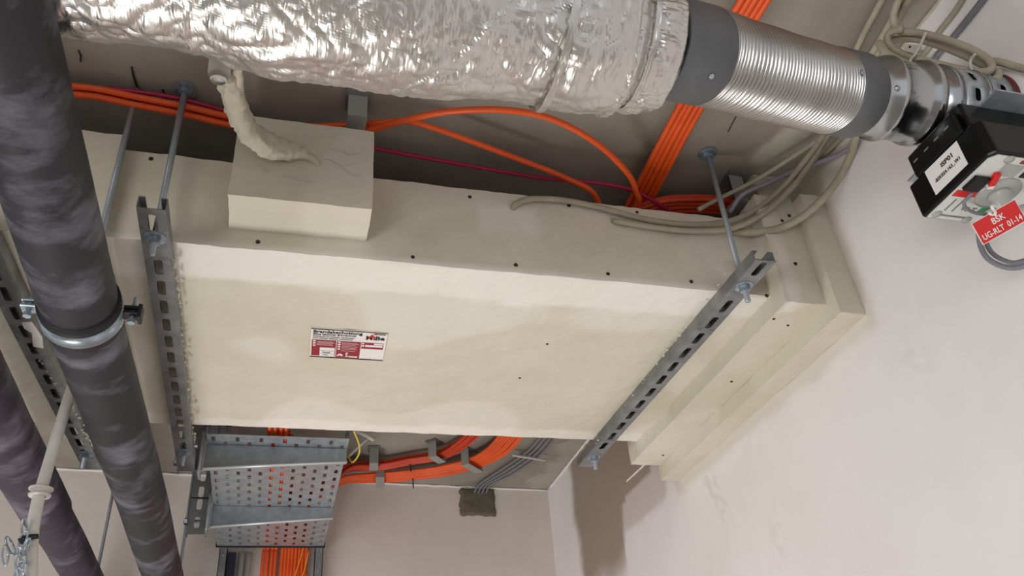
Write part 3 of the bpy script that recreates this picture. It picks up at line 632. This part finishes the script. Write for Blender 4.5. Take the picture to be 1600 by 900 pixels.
cable('grey_cable', [FO+FX*0.104+FY*0.040+Vector((0, 0, 0.008)), at(1536, 345, 'x', 0.815), at(1530, 372, 'x', 0.82), at(1540, 400, 'x', 0.825), at(1563, 415, 'x', 0.835), at(1590, 418, 'x', 0.845), at(1625, 405, 'x', 0.86), at(1660, 380, 'x', 0.885)], 0.0034, GRYC, 'grey cable looping down behind the red tag to the right edge')
cable('grey_cable', [FO+FX*0.104+FY*0.045+Vector((0, 0, 0.012)), at(1546, 345, 'x', 0.825), at(1540, 372, 'x', 0.83), at(1549, 394, 'x', 0.835), at(1569, 407, 'x', 0.845), at(1590, 410, 'x', 0.855), at(1625, 396, 'x', 0.87), at(1660, 372, 'x', 0.889)], 0.003, GRYC, 'thinner grey cable on the inside of the loop behind the red tag')

# ---------------------------------------------------------------- cable tray, brackets, riser
ZT = 0.772
tr = thing('cable_tray', (0, 2.1, ZT), 'perforated galvanised cable tray behind the duct, running to the back wall', 'cable tray')
def traymesh():
    x0, x1, y0, y1 = -0.158, 0.142, 1.745, 2.528; nu = 12; du = (x1-x0)/nu; nv = 16; dv = (y1-y0)/nv; gs = []
    for i in range(nu):
        off = dv/2 if i % 2 else 0
        cols = []
        if off: gs.append(quad(x0+i*du, x0+(i+1)*du, y0, y0+off))
        for j in range(nv if not off else nv-1):
            cu = x0+(i+0.5)*du; cv = y0+off+(j+0.5)*dv
            gs.append(cellhole(cu, cv, du/2, dv/2, 0.0040, 0.0110, True))
        if off: gs.append(quad(x0+i*du, x0+(i+1)*du, y1-off, y1))
    return merge(*gs)
# rails and floor plate
part('floor_plate', weld(meshd('floor_plate', *xf(traymesh(), Matrix.Translation((0, 0, ZT))), GALV)), None, tr, solid=0.0012)
for x, nm in ((-0.158, -1), (0.142, 1)):
    g = slotstrip(1.745, 2.528, 0.058, [1.80+0.1*k for k in range(8)], 0.012, 0.004)
    part('side_rail', weld(meshd('side_rail', *xf(g, frame((x, 0, ZT+0.029), (0, 1, 0), (0, 0, 1), (1, 0, 0))), GALV)), None, tr, solid=0.0012)
for x in (-0.158, -0.115, 0.142): part('edge_guard', box(x-0.006, x+0.006, 1.738, 1.752, ZT+0.02, 0.90), NAVY, tr, label='dark plastic edge guard')
part('edge_guard', merge(box(-0.162, 0.146, 2.524, 2.532, ZT-0.004, ZT+0.004), box(-0.162, -0.156, 2.524, 2.532, ZT, ZT+0.05), box(0.140, 0.146, 2.524, 2.532, ZT, ZT+0.05)), BLKR, tr, bevel=0.001, label='black rubber edge guard')
def bracket(y, ztip, zroot, xs0, xs1, zs0, label, slots):
    t = thing('tray_bracket', ((xs0+xs1)/2, y, ZC), label, 'bracket', None)
    x0, x1 = -0.162, 0.142
    arm = merge(prism([(x0, zroot), (x1, ztip), (x1, ZT-0.001), (x0, ZT-0.001)], -0.001, 0.001, frame((0, y, 0), (1, 0, 0), (0, 0, 1), (0, -1, 0))),
                xf(box(0, (x1-x0)/math.cos(math.atan2(ztip-zroot, x1-x0)), -0.014, 0.0, -0.0015, 0.0015), frame((x0, y, zroot), (x1-x0, 0, ztip-zroot), (0, 1, 0))),
                box(x0, x1, y, y+0.030, ZT-0.003, ZT-0.001))
    ao = part('arm', arm, GALV, t, bevel=0.0006)
    part('rolled_lip', cyl((x0, y-0.014, zroot-0.001), (x1, y-0.014, ztip-0.001), 0.0028, 10), RIM, ao, True, label='rolled lower lip with painted highlight')
    part('rolled_lip', cyl((x0-0.004, y-0.020, zroot-0.010), (x0-0.004, y-0.020, ZT+0.018), 0.0022, 8), RIM, ao, True)
    part('arm_foot', merge(box(x0-0.008, x0-0.004, y-0.020, y+0.025, zroot-0.012, ZT+0.020), box(x0-0.008, x0+0.003, y-0.022, y-0.018, zroot-0.010, ZT+0.02)), GALV, t, bevel=0.0008)
    w = xs1-xs0; g = slotstrip(zs0, ZC-0.002, w, slots, 0.014, 0.0065)
    M_ = frame(((xs0+xs1)/2, y+0.002, 0), (0, 0, 1), (1, 0, 0), (0, -1, 0))
    lips = merge(*[([Vector((zs0, s*w/2, 0)), Vector((ZC-0.002, s*w/2, 0)), Vector((ZC-0.002, s*w/2, -0.028)), Vector((zs0, s*w/2, -0.028))], [[0, 1, 2, 3]]) for s in (-1, 1)])
    part('stem', weld(meshd('stem', *xf(merge(g, lips), M_), GALVD)), None, t, solid=0.002)
    part('ceiling_plate', box(xs0-0.02, xs1+0.02, y-0.02, y+0.05, ZC-0.006, ZC-0.001), GALVD, t)
    part('bolt', merge(cyl((xs0-0.012, y+0.015, 0.735), (xs1+0.004, y+0.015, 0.735), 0.0045, 10), cyl((xs0-0.010, y+0.015, 0.735), (xs0-0.002, y+0.015, 0.735), 0.009, 6)), ZINC, t)
bracket(1.800, 0.735, 0.711, -0.212, -0.170, 0.712, 'tapered tray bracket on a short stem, the one nearer the duct', [0.73, 0.78, 0.85, 0.90, 0.95])
bracket(2.190, 0.739, 0.713, -0.214, -0.170, 0.698, 'tapered tray bracket on a slotted stem, the one nearer the back wall', [0.728, 0.775, 0.808, 0.85, 0.90, 0.95])
rs = thing('cable_riser', (0, 2.56, -1.5), 'vertical galvanised cable ladder on the back wall below the end of the cable tray', 'cable ladder')
for x0, x1 in ((-0.150, -0.128), (0.118, 0.142)):
    o = part('side_rail', merge(box(x0, x0+0.002, 2.53, 2.57, FZ+0.02, ZT-0.005), box(x0, x1, 2.53, 2.532, FZ+0.02, ZT-0.005), box(x1-0.002, x1, 2.53, 2.57, FZ+0.02, ZT-0.005)), GALVD, rs)
    for k in range(22): part('rivet', cyl(((x0+x1)/2, 2.5305, -0.2+k*0.045), ((x0+x1)/2, 2.528, -0.2+k*0.045), 0.0025, 8), ZINC, o)
part('rung', box(-0.128, 0.118, 2.562, 2.567, 0.45, 0.48), GALVD, rs)
part('navy_strip', box(-0.126, -0.104, 2.54, 2.56, 0.0, ZT-0.014), NAVY, rs, label='dark navy strip beside the left rail')
for i, x in enumerate((-0.088, -0.068)):
    tag(part('conduit', cyl((x, 2.555, FZ+0.02), (x, 2.555, ZT-0.01), 0.008, 12), WPIPE, None, True), ('pale vertical conduit inside the wall ladder, left one of the pair', 'pale vertical conduit inside the wall ladder, right one of the pair')[i], 'conduit')

# ---------------------------------------------------------------- orange cables
R = 0.0050
RZ = -1.45
def offset_path(center, offs, n=8):
    sp_ = spline(center, n); out = [[] for _ in offs]
    for i, p in enumerate(sp_):
        T = (sp_[min(i+1, len(sp_)-1)]-sp_[max(i-1, 0)]); T.normalize()
        lat = Vector((T.y, -T.x, 0)); lat = lat.normalized() if lat.length > 0.25 else None
        if lat is None: lat = last
        last = lat; up = lat.cross(T).normalized()
        if up.z < 0 and abs(T.z) < 0.7: up = -up
        for k, (a, b) in enumerate(offs): out[k].append(p+lat*(a+0.0016*noise.noise(Vector((i*0.11, k*3.7, 1))))+up*(b+0.0016*noise.noise(Vector((i*0.13, k*5.1, 9)))))
    return out
# bundle A: comes from the room, crosses over the duct, swings left to the tray and down the riser
posn = ['leftmost', 'second from the left', 'middle', 'second from the right', 'rightmost']
offsA = [(-0.019, 0), (-0.0092, 0.001), (0.0003, 0.0), (0.0100, 0.001), (0.0196, 0)]
cenA = [(0.607, -0.6, 0.985), (0.608, 0.4, 0.983), (0.600, 0.827, 0.980), (0.604, 1.078, 0.972), (0.618, 1.5, 0.962), (0.616, 2.06, 0.965), (0.585, 2.27, 0.966), (0.48, 2.385, 0.966), (0.37, 2.43, 0.966), (0.285, 2.445, 0.962), (0.20, 2.41, 0.940), (0.12, 2.40, 0.905), (0.062, 2.44, 0.87), (0.046, 2.50, 0.84), (0.044, 2.545, 0.78), (0.044, 2.553, 0.6), (0.044, 2.553, 0.0), (0.044, 2.553, RZ)]
for k, P in enumerate(offset_path(cenA, offsA, 8)):
    tag(part('orange_cable', sweep(P, R, 10), ORG, None, True), 'orange cable in the steep ceiling bundle behind the flexible duct, %s' % posn[k], 'cable', 'orange cables in the steep ceiling bundle')
for k, P in enumerate(offset_path(cenA, [(0.0300, 0.001), (0.0400, -0.001), (0.0498, 0.001)], 8)):
    P = [p for p in P if p.y > 1.25]
    tag(part('orange_cable', sweep(P, R, 10), ORG, None, True), 'orange cable on the outer edge of the lower curved bundle, %s' % ('inner of three', 'middle of three', 'outermost')[k], 'cable', 'outer orange cables of the lower curved bundle')
# horizontal bundle along the duct top on the right, turning back over the duct into bundle B
cenB = [(0.885, 1.045, 0.948), (0.80, 1.045, 0.950), (0.70, 1.05, 0.952), (0.62, 1.07, 0.945), (0.53, 1.16, 0.925), (0.495, 1.4, 0.93), (0.497, 1.8, 0.955), (0.522, 2.08, 0.966), (0.470, 2.265, 0.966), (0.37, 2.335, 0.966), (0.28, 2.385, 0.966), (0.20, 2.375, 0.955), (0.14, 2.34, 0.90), (0.08, 2.26, 0.82), (0.03, 2.15, 0.785), (0.0, 1.95, 0.779), (0.0, 1.76, 0.779)]
for k, P in enumerate(offset_path(cenB, [(-0.0165, 0), (-0.0055, 0), (0.005, 0.0), (0.0160, 0.0), (-0.011, 0.0105), (0.0, 0.0105), (0.011, 0.0105)], 8)):
    lb = ['orange cable in bundle on the duct top at right, %s' % w for w in ('front row, lowest', 'front row, second', 'front row, third', 'front row, highest', 'back row, lowest', 'back row, middle', 'back row, highest')][k]
    tag(part('orange_cable', sweep(P, R, 10), ORGD, None, True), lb, 'cable', 'orange cables on the duct top at right')
# left bundle, passing behind the coated entry box, then the two loose arcs
def Z_(pts, z): return [at(x, y, 'z', z) for x, y in pts]
base = [(-40, 108), (90, 131), (150, 138), (213, 151), (290, 166), (372, 184)]
def arc(extra, z0, off, zend):
    P = [at(x, y+off, 'z', z0) for x, y in base]; return P+extra
e1 = [at(470, 205, 'z', 0.962), at(560, 205, 'z', 0.955), at(583, 202, 'z', 0.952), at(640, 186, 'z', 0.935), at(705, 174, 'z', 0.915), at(790, 172, 'z', 0.905), at(865, 187, 'z', 0.905), at(935, 226, 'z', 0.915), at(980, 270, 'z', 0.925), at(994, 300, 'z', 0.925), at(995, 322, 'z', 0.925)]
p_ = e1[-1]; e1 += [p_+Vector((-0.01, 0.10, 0.0)), Vector((0.55, 1.5, 0.955))]
e2 = [at(470, 197, 'z', 0.975), at(560, 194, 'z', 0.972), at(583, 193, 'z', 0.970), at(630, 189, 'z', 0.965), at(672, 198, 'z', 0.96), at(740, 222, 'z', 0.955), at(830, 256, 'z', 0.95), at(890, 281, 'z', 0.945), at(930, 306, 'z', 0.935)]
p_ = e2[-1]; e2 += [p_+Vector((0.03, 0.08, -0.01)), Vector((0.55, 1.4, 0.935))]
cable('orange_cable', arc(e1, 0.962, 13.5, 0), 0.0052, ORG, 'orange cable making the higher loose arc between duct and foil duct')
cable('orange_cable', arc(e2, 0.972, 0.5, 0), 0.0052, ORG, 'orange cable making the lower, flatter loose arc between duct and foil duct')
cable('orange_cable', [at(x, y+8, 'z', 0.974) for x, y in base]+[at(470, 204, 'z', 0.978), (0.06, 1.08, 0.975), (0.2, 1.3, 0.97), (0.4, 1.45, 0.965)], 0.005, ORGD, 'orange cable squeezed between the two cables that pass the left rods')
cable('crimson_cable', [at(170, 138, 'z', 0.985), at(270, 152, 'z', 0.985), at(370, 178, 'z', 0.985), at(470, 205, 'z', 0.975), at(583, 231, 'z', 0.965), at(700, 253, 'z', 0.958), at(840, 277, 'z', 0.952), at(980, 295, 'z', 0.945), (0.72, 1.09, 0.94), (0.88, 1.09, 0.935)], 0.0036, MAG, 'thin crimson cable along the dark gap above the duct')
# more cables lying in the tray
for k, x in enumerate((-0.030, -0.0185, -0.006, 0.005)):
    cable('orange_cable', [(x, 1.62, 0.90), (x, 1.72, 0.83), (x, 1.78, 0.781), (x, 2.1, 0.779), (x, 2.48, 0.779), (x+0.002, 2.545, 0.775), (x+0.002, 2.556, 0.70), (x+0.002, 2.556, 0.2), (x+0.002, 2.556, RZ)], 0.005, ORG, 'orange cable lying in the tray and dropping down the ladder, %s' % ('first from the left', 'second from the left', 'third from the left', 'fourth from the left')[k], 'orange cables lying in the tray')
cable('green_yellow_wire', [at(553, 674, 'y', 1.66), at(559, 688, 'y', 1.72), at(562, 702, 'y', 1.8), at(559, 713, 'y', 1.85), at(551, 722, 'y', 1.9), at(546, 716, 'y', 1.93), at(543, 708, 'y', 1.95)], 0.002, YEL, 'short green-yellow wire curling out below the duct beside the tray', cat='wire')
cable('amber_wire', [(0.088, 2.535, 0.785), (0.078, 2.54, 0.74), (0.062, 2.540, 0.66), (0.058, 2.54, 0.5), (0.058, 2.54, 0.1)], 0.0018, AMB, 'thin amber wire before the orange cables on the ladder, upper one', cat='wire')
cable('amber_wire', [(0.100, 2.535, 0.76), (0.090, 2.54, 0.70), (0.072, 2.539, 0.64), (0.066, 2.54, 0.5), (0.068, 2.54, 0.1)], 0.0018, AMB, 'thin amber wire before the orange cables on the ladder, lower one', cat='wire')
t = thing('conduit_stub', at(575, 680, 'z', 0.93), 'white bent conduit end poking out beside the tray', 'conduit')
tube('stub', [at(553, 672, 'z', 0.94), at(568, 678, 'z', 0.93), at(584, 687, 'z', 0.92)], 0.006, WPIPE, t); tube('stub_arm', [at(575, 684, 'z', 0.94), at(543, 714, 'z', 0.90)], 0.0042, WPIPE, t, seg=3)

# J shaped cable clips under the ceiling
def clip(px, py, z, ang, w, h, dep, label, name='cable_clip'):
    p = at(px, py, 'z', z); t = thing(name, (p.x, p.y, ZC), label, 'cable clip', 'grey cable clips')
    M_ = Matrix.Translation((p.x, p.y, 0)) @ Matrix.Rotation(ang, 4, 'Z'); zb = z-0.0
    part('tray_base', xf(box(-w/2, w/2, -dep/2, dep/2, zb-0.0035, zb), M_), CLIP, t, bevel=0.0012)
    part('side_plate', xf(box(-w/2, w/2, -dep/2-0.003, -dep/2, zb-0.0035, ZC-0.001), M_), CLIP, t, bevel=0.001)
    part('side_plate', xf(box(-w/2, w/2, dep/2, dep/2+0.003, zb-0.0035, zb+h*0.6), M_), CLIP, t, bevel=0.001)
    part('foot', xf(box(-w/2-0.004, w/2+0.004, -dep/2-0.012, dep/2*0.4, ZC-0.005, ZC-0.0005), M_), GALVD, t)
    return t
clip(584, 728, 0.951, math.radians(-6), 0.026, 0.03, 0.052, 'grey cable clip around the upper orange bundle, nearest the tray')
clip(594, 752, 0.951, math.radians(-8), 0.026, 0.03, 0.076, 'grey cable clip around the lower orange bundle, nearest the tray')
clip(683, 717, 0.951, math.radians(-40), 0.026, 0.03, 0.052, 'grey cable clip around the upper orange bundle, at its bend')
clip(738, 731, 0.951, math.radians(-44), 0.026, 0.03, 0.078, 'grey cable clip around the lower orange bundle, at its bend')
c = clip(556, 196, 0.955, 0, 0.030, 0.02, 0.045, 'grey cable clip on the ceiling behind the right end of the coated entry box')
clip(1148, 324, 0.940, math.radians(5), 0.028, 0.02, 0.045, 'grey cable clip on the duct-top bundle behind the right threaded rod')
for (px, py, ang, w, lb) in ((641, 729, -12, 0.056, 'black cable tie around the upper curved orange bundle'), (645, 754, -10, 0.090, 'black cable tie around the lower curved orange bundle')):
    p = at(px, py, 'z', 0.966); M_ = Matrix.Translation((p.x, p.y-0.005, 0.967)) @ Matrix.Rotation(math.radians(ang), 4, 'Z'); w2 = w/2
    P = [M_ @ Vector((0, w2*math.cos(a), 0.0165*math.sin(a)+0.002)) for a in [2*math.pi*i/24 for i in range(25)]]
    tag(part('cable_tie', sweep(P, 0.0018, 6), BLKR, None, True), lb, 'cable tie')
# grey cables from the duct to the mortar patch
for k in range(4):
    o_ = k*0.012
    cable('dark_grey_cable', [(0.74+o_, 1.7, 0.975), at(838+k*8, 690, 'z', 0.985), at(815+k*8, 712+k, 'z', 0.985), at(780+k*7, 736+k*1.5, 'z', 0.985), (0.635+o_*1.1, 2.55, 0.985), (0.628+o_*1.1, 2.61, 0.975)], 0.0040, GRYC,
          'dark grey cable running along the ceiling into the mortar patch, %s of four' % ('leftmost', 'second from left', 'third from left', 'rightmost')[k], 'grey cables into the mortar patch')
A, B = at(801, 711, 'z', 0.978), at(852, 719, 'z', 0.978)
tag(part('nail_strip', xf(box(0, (B-A).length, -0.004, 0.004, -0.003, 0.003), frame(A, B-A, (B-A).cross(Vector((0, 0, -1))))), WPIPE, bevel=0.001), 'short white strip pinning the dark grey cables to the ceiling', 'cable clip')

# ---------------------------------------------------------------- coated cables at the right end of the duct
def mix_pts(L): return [at(x, y, ax, v) for (x, y, ax, v) in L]
RC = 0.0052
cable('coated_cable', mix_pts([(801, 327, 'y', 1.012), (806, 319, 'y', 1.004), (830, 311, 'y', 1.002), (880, 313, 'y', 1.002), (940, 325, 'y', 1.002), (1000, 341, 'y', 1.002), (1060, 350, 'y', 1.000), (1120, 349, 'y', 0.998), (1170, 334, 'y', 0.985), (1220, 296, 'y', 0.95), (1262, 245, 'y', 0.90), (1290, 205, 'z', 0.965), (1340, 120, 'z', 0.97), (1388, 40, 'z', 0.97), (1420, -30, 'z', 0.97)]), RC, CABC, 'coated cable that starts highest on the duct side and curves up to the right')
cable('coated_cable', mix_pts([(957, 345, 'y', 1.010), (970, 347, 'y', 1.002), (1020, 355, 'y', 1.000), (1080, 361, 'y', 0.998), (1140, 357, 'y', 0.985), (1190, 336, 'y', 0.97), (1235, 296, 'y', 0.94), (1272, 245, 'y', 0.90), (1297, 205, 'z', 0.965), (1350, 118, 'z', 0.97), (1400, 36, 'z', 0.965), (1436, -30, 'z', 0.96)]), RC, CABC, 'coated cable that starts at the ragged end in the middle of the duct side')
cable('coated_cable', mix_pts([(1146, 362, 'y', 1.006), (1175, 363, 'y', 0.985), (1220, 356, 'y', 0.962), (1265, 330, 'y', 0.93), (1305, 287, 'y', 0.89), (1328, 245, 'y', 0.85), (1338, 210, 'y', 0.80), (1352, 150, 'z', 0.955), (1372, 100, 'z', 0.955)]), 0.0068, CABC, 'thickest coated cable bowing lowest across the stepped wall collars')
cable('coated_cable', mix_pts([(1092, 327, 'z', 0.90), (1120, 312, 'z', 0.93), (1180, 282, 'z', 0.955), (1240, 244, 'z', 0.965), (1285, 212, 'z', 0.97), (1330, 160, 'z', 0.975)]), 0.0040, CABC, 'thin straight coated cable rising from the duct top past the right rod')
cable('grey_conduit_cable', mix_pts([(1140, 332, 'z', 0.915), (1160, 305, 'z', 0.935), (1200, 286, 'z', 0.955), (1240, 268, 'z', 0.97), (1300, 246, 'x', 0.886), (1332, 228, 'x', 0.886), (1360, 200, 'x', 0.886)]), 0.0042, LAV, 'lavender grey cable emerging from the dark gap beside the wall')
cable('grey_conduit_cable', mix_pts([(1236, 282, 'x', 0.886), (1262, 250, 'x', 0.886), (1300, 208, 'x', 0.886), (1440, 110, 'x', 0.886), (1466, 84, 'x', 0.886), (1486, 62, 'x', 0.886), (1540, -6, 'x', 0.886), (1570, -50, 'x', 0.886)]), 0.0046, GRYC, 'dark grey straight cable on the right wall passing behind the cable coil')
cable('grey_conduit_cable', mix_pts([(1280, 250, 'x', 0.887), (1340, 190, 'x', 0.887), (1440, 88, 'x', 0.887), (1462, 57, 'x', 0.887), (1494, 15, 'x', 0.887), (1512, -15, 'x', 0.887), (1540, -60, 'x', 0.887)]), 0.0042, CABC, 'olive grey cable on the right wall, left of the dark grey straight one')
for (pts, lb) in (([(1350, 52), (1378, 0), (1400, -40)], 'beige cable on the ceiling beside the plastered strip'),):
    cable('coated_cable', [(p.x, p.y, 0.99) for p in (at(1330, 95, 'z', 0.99), *[at(x, y, 'z', 0.99) for x, y in pts])], 0.005, CABC, lb)
# coil tied above the damper
def coil(path, lb, r=0.0052): return cable('coiled_cable', mix_pts(path), r, CABC, lb, 'coiled cables above the damper')
coil([(1420, -40, 'x', 0.80), (1400, 10, 'x', 0.80), (1396, 30, 'x', 0.80), (1404, 48, 'x', 0.805), (1440, 52, 'x', 0.815), (1490, 66, 'x', 0.83), (1530, 84, 'x', 0.845), (1549, 100, 'x', 0.85), (1543, 111, 'x', 0.845), (1510, 110, 'x', 0.835), (1450, 96, 'x', 0.815), (1405, 82, 'x', 0.80), (1388, 66, 'x', 0.795), (1390, 52, 'x', 0.795), (1410, 45, 'x', 0.80)], 'beige cable forming the front loop of the coil tied above the damper')
coil([(1372, 130, 'x', 0.78), (1374, 100, 'x', 0.78), (1382, 82, 'x', 0.785), (1374, 68, 'x', 0.785), (1386, 84, 'x', 0.785), (1420, 101, 'x', 0.80), (1470, 114, 'x', 0.82), (1530, 124, 'x', 0.845), (1556, 124, 'x', 0.86), (1560, 112, 'x', 0.865)], 'beige cable forming the lowest strand of the coil above the damper', 0.006)
coil([(1395, 62, 'x', 0.81), (1430, 61, 'x', 0.82), (1470, 72, 'x', 0.835), (1510, 88, 'x', 0.85), (1540, 102, 'x', 0.86), (1556, 96, 'x', 0.868), (1600, 108, 'x', 0.88), (1650, 120, 'x', 0.885)], 'beige cable leaving the back of the coil to the right edge')
for (L, lb) in (([(1447, 50), (1438, 70), (1430, 85), (1424, 92), (1418, 104)], 'white cable tie at the left end of the cable coil'), ([(1524, 84), (1517, 93), (1516, 103), (1519, 109)], 'white cable tie at the right end of the cable coil')):
    cable('cable_tie', [at(x, y, 'x', 0.798 if x < 1480 else 0.832) for x, y in L], 0.0020, WPIPE, lb, cat='cable tie')
t = thing('cable_tie_mount', at(1428, 76, 'x', 0.80), 'small white tie mount with a screw hole in the middle of the cable coil', 'mount')
P = [at(x, y, 'x', 0.802) for x, y in ((1413, 75), (1420, 69), (1440, 71), (1442, 78), (1432, 84), (1418, 81))]
part('mount_plate', (P, [[0, 1, 2, 3, 4, 5]]), WPIPE, t, solid=0.003); pp = at(1421, 73, 'x', 0.799); part('screw_hole', lathe(pp, pp+Vector((0.002, 0, 0)), [(0, 0.0016), (0.002, 0.0016)], 10), SCREWM, t)
P = [at(x, y, 'x', 0.79) for x, y in ((1396, 98), (1406, 95), (1418, 97), (1417, 104), (1398, 102))]
tag(part('tie_head', (P, [[0, 1, 2, 3, 4]]), WHITE, None, solid=0.003), 'white cable tie head resting on top of the round spigot', 'cable tie')

# ---------------------------------------------------------------- white sleeve and coated cable into the entry box
ws = thing('pipe_sleeve', (-0.115, 0.70, 0.80), 'white plastic pipe sleeve behind the foil duct above the coated cable', 'pipe')
a = at(341, 127, 'y', 0.74); u_ = at(341, 92, 'y', 0.70)
part('sleeve', merge(lathe(a, a+Vector((-0.004, -0.04, 0.155)), [(0.012, 0.002), (0.004, 0.0105), (0.0, 0.0085), (0.010, 0.0128), (0.14, 0.0128)][1:], 28)), WPIPE, ws, True)
ws2 = thing('pipe_sleeve', (-0.08, 0.70, 0.80), 'second white plastic sleeve just showing under the foil duct, right of the first', 'pipe')
a = at(380, 99, 'y', 0.72); part('sleeve', cyl(a, a+Vector((0.01, -0.04, 0.16)), 0.0115, 24), WPIPE, ws2, True)
def coated():
    path = spline(mix_pts([(356, 118, 'y', 0.75), (360, 140, 'y', 0.78), (372, 175, 'y', 0.83), (392, 208, 'y', 0.875), (425, 230, 'y', 0.905), (462, 240, 'y', 0.925), (497, 254, 'y', 0.932)]), 12); n = 24
    g = sweep(path, lambda t: 0.0125+0.0035*ss(0.05, 0.4, t)-0.0125*ss(0.72, 1.0, t), n)
    v = [p+noise.noise_vector(p*38)*0.0045+noise.noise_vector(p*130)*0.0034 for p in g[0]]
    o = tag(part('coated_cable_bundle', (v, g[1]), COATC, None, True), 'thick lumpy cream coated cable bundle bending down into the entry box', 'cable')
    br = sweep(spline(mix_pts([(373, 106, 'y', 0.73), (371, 122, 'y', 0.76), (366, 145, 'y', 0.79)]), 8), lambda t: 0.0035+0.0085*t, 16)
    part('branch', ([p+noise.noise_vector(p*60)*0.0016 for p in br[0]], br[1]), COATC, o, True)
coated()
cable('red_wire', mix_pts([(374, 90, 'y', 0.71), (374, 104, 'y', 0.73), (371, 116, 'y', 0.75)]), 0.003, MAG, 'short red wire entering the tip of the coated cable bundle', cat='wire')
cable('green_wire', mix_pts([(352, 85, 'y', 0.74), (355, 112, 'y', 0.755), (357, 128, 'y', 0.765)]), 0.0028, DKGREEN, 'short dark green wire beside the white sleeve', cat='wire')
tag(part('coating_drip', sweep(spline(mix_pts([(369, 196, 'y', 0.925), (376, 202, 'y', 0.925)]), 4), 0.0025, 6), WHITE, None, True), 'small pale drip of coating on the cable left of the entry box', 'drip')

# ---------------------------------------------------------------- hanging tube and chain at the lower left
tb = thing('hanging_tube', at(100, 650, 'y', 1.3), 'milky white plastic tube with a flanged ring, hanging between the two black pipes', 'tube')
tube('tube', mix_pts([(170, 440, 'y', 1.3), (135, 530, 'y', 1.3), (118, 590, 'y', 1.3), (97, 655, 'y', 1.3), (76, 725, 'y', 1.3), (60, 780, 'y', 1.3), (52, 822, 'y', 1.3), (49, 865, 'y', 1.3), (48, 920, 'y', 1.3), (46, 980, 'y', 1.3)]), 0.0085, TUBEM, tb, 20, 10)
a = at(63, 769, 'y', 1.3); d = (at(58, 790, 'y', 1.3)-a).normalized()
part('flange_ring', lathe(a-d*0.006, a+d*0.007, [(0, 0.009), (0, 0.0165), (0.002, 0.0165), (0.004, 0.0115), (0.008, 0.0115), (0.010, 0.0155), (0.0125, 0.0145), (0.013, 0.009)], 32, False), TUBEM, tb, True)
part('black_tie', sweep(spline(mix_pts([(60, 838, 'y', 1.285), (44, 840, 'y', 1.285), (30, 847, 'y', 1.285)]), 6), lambda t: 0.0035+0.002*t, 8), BLKR, tb, True)
ch = thing('steel_chain', at(30, 850, 'y', 1.28), 'small zinc chain tied to the hanging milky tube', 'chain')
def linkm(c, d, w, L=0.0135, r=0.0015):
    d = d.normalized(); P = [c+d*(L*math.sin(a))*1.0+w.normalized()*(0.0042*math.cos(a)) for a in [2*math.pi*i/20 for i in range(21)]]
    return sweep(P, r, 6)
pts = [(38, 824), (36, 843), (16, 853), (8, 868), (40, 855), (35, 868), (28, 880), (30, 890), (34, 900)]
for i, (x, y) in enumerate(pts):
    c = at(x, y, 'y', 1.282); d = -DN*1.0+RT*(0.5*math.sin(i*2.1)); w = (RT if i % 2 else (RT*0.35+FW)).normalized(); w = w-d.normalized()*w.dot(d.normalized())
    part('chain_link', linkm(c, d, w), ZINC, ch, True)

# ---------------------------------------------------------------- lift everything to eye height
for o in list(S.objects):
    if o.parent is None and o.type in {'MESH', 'EMPTY'}: o.location.z += CZ
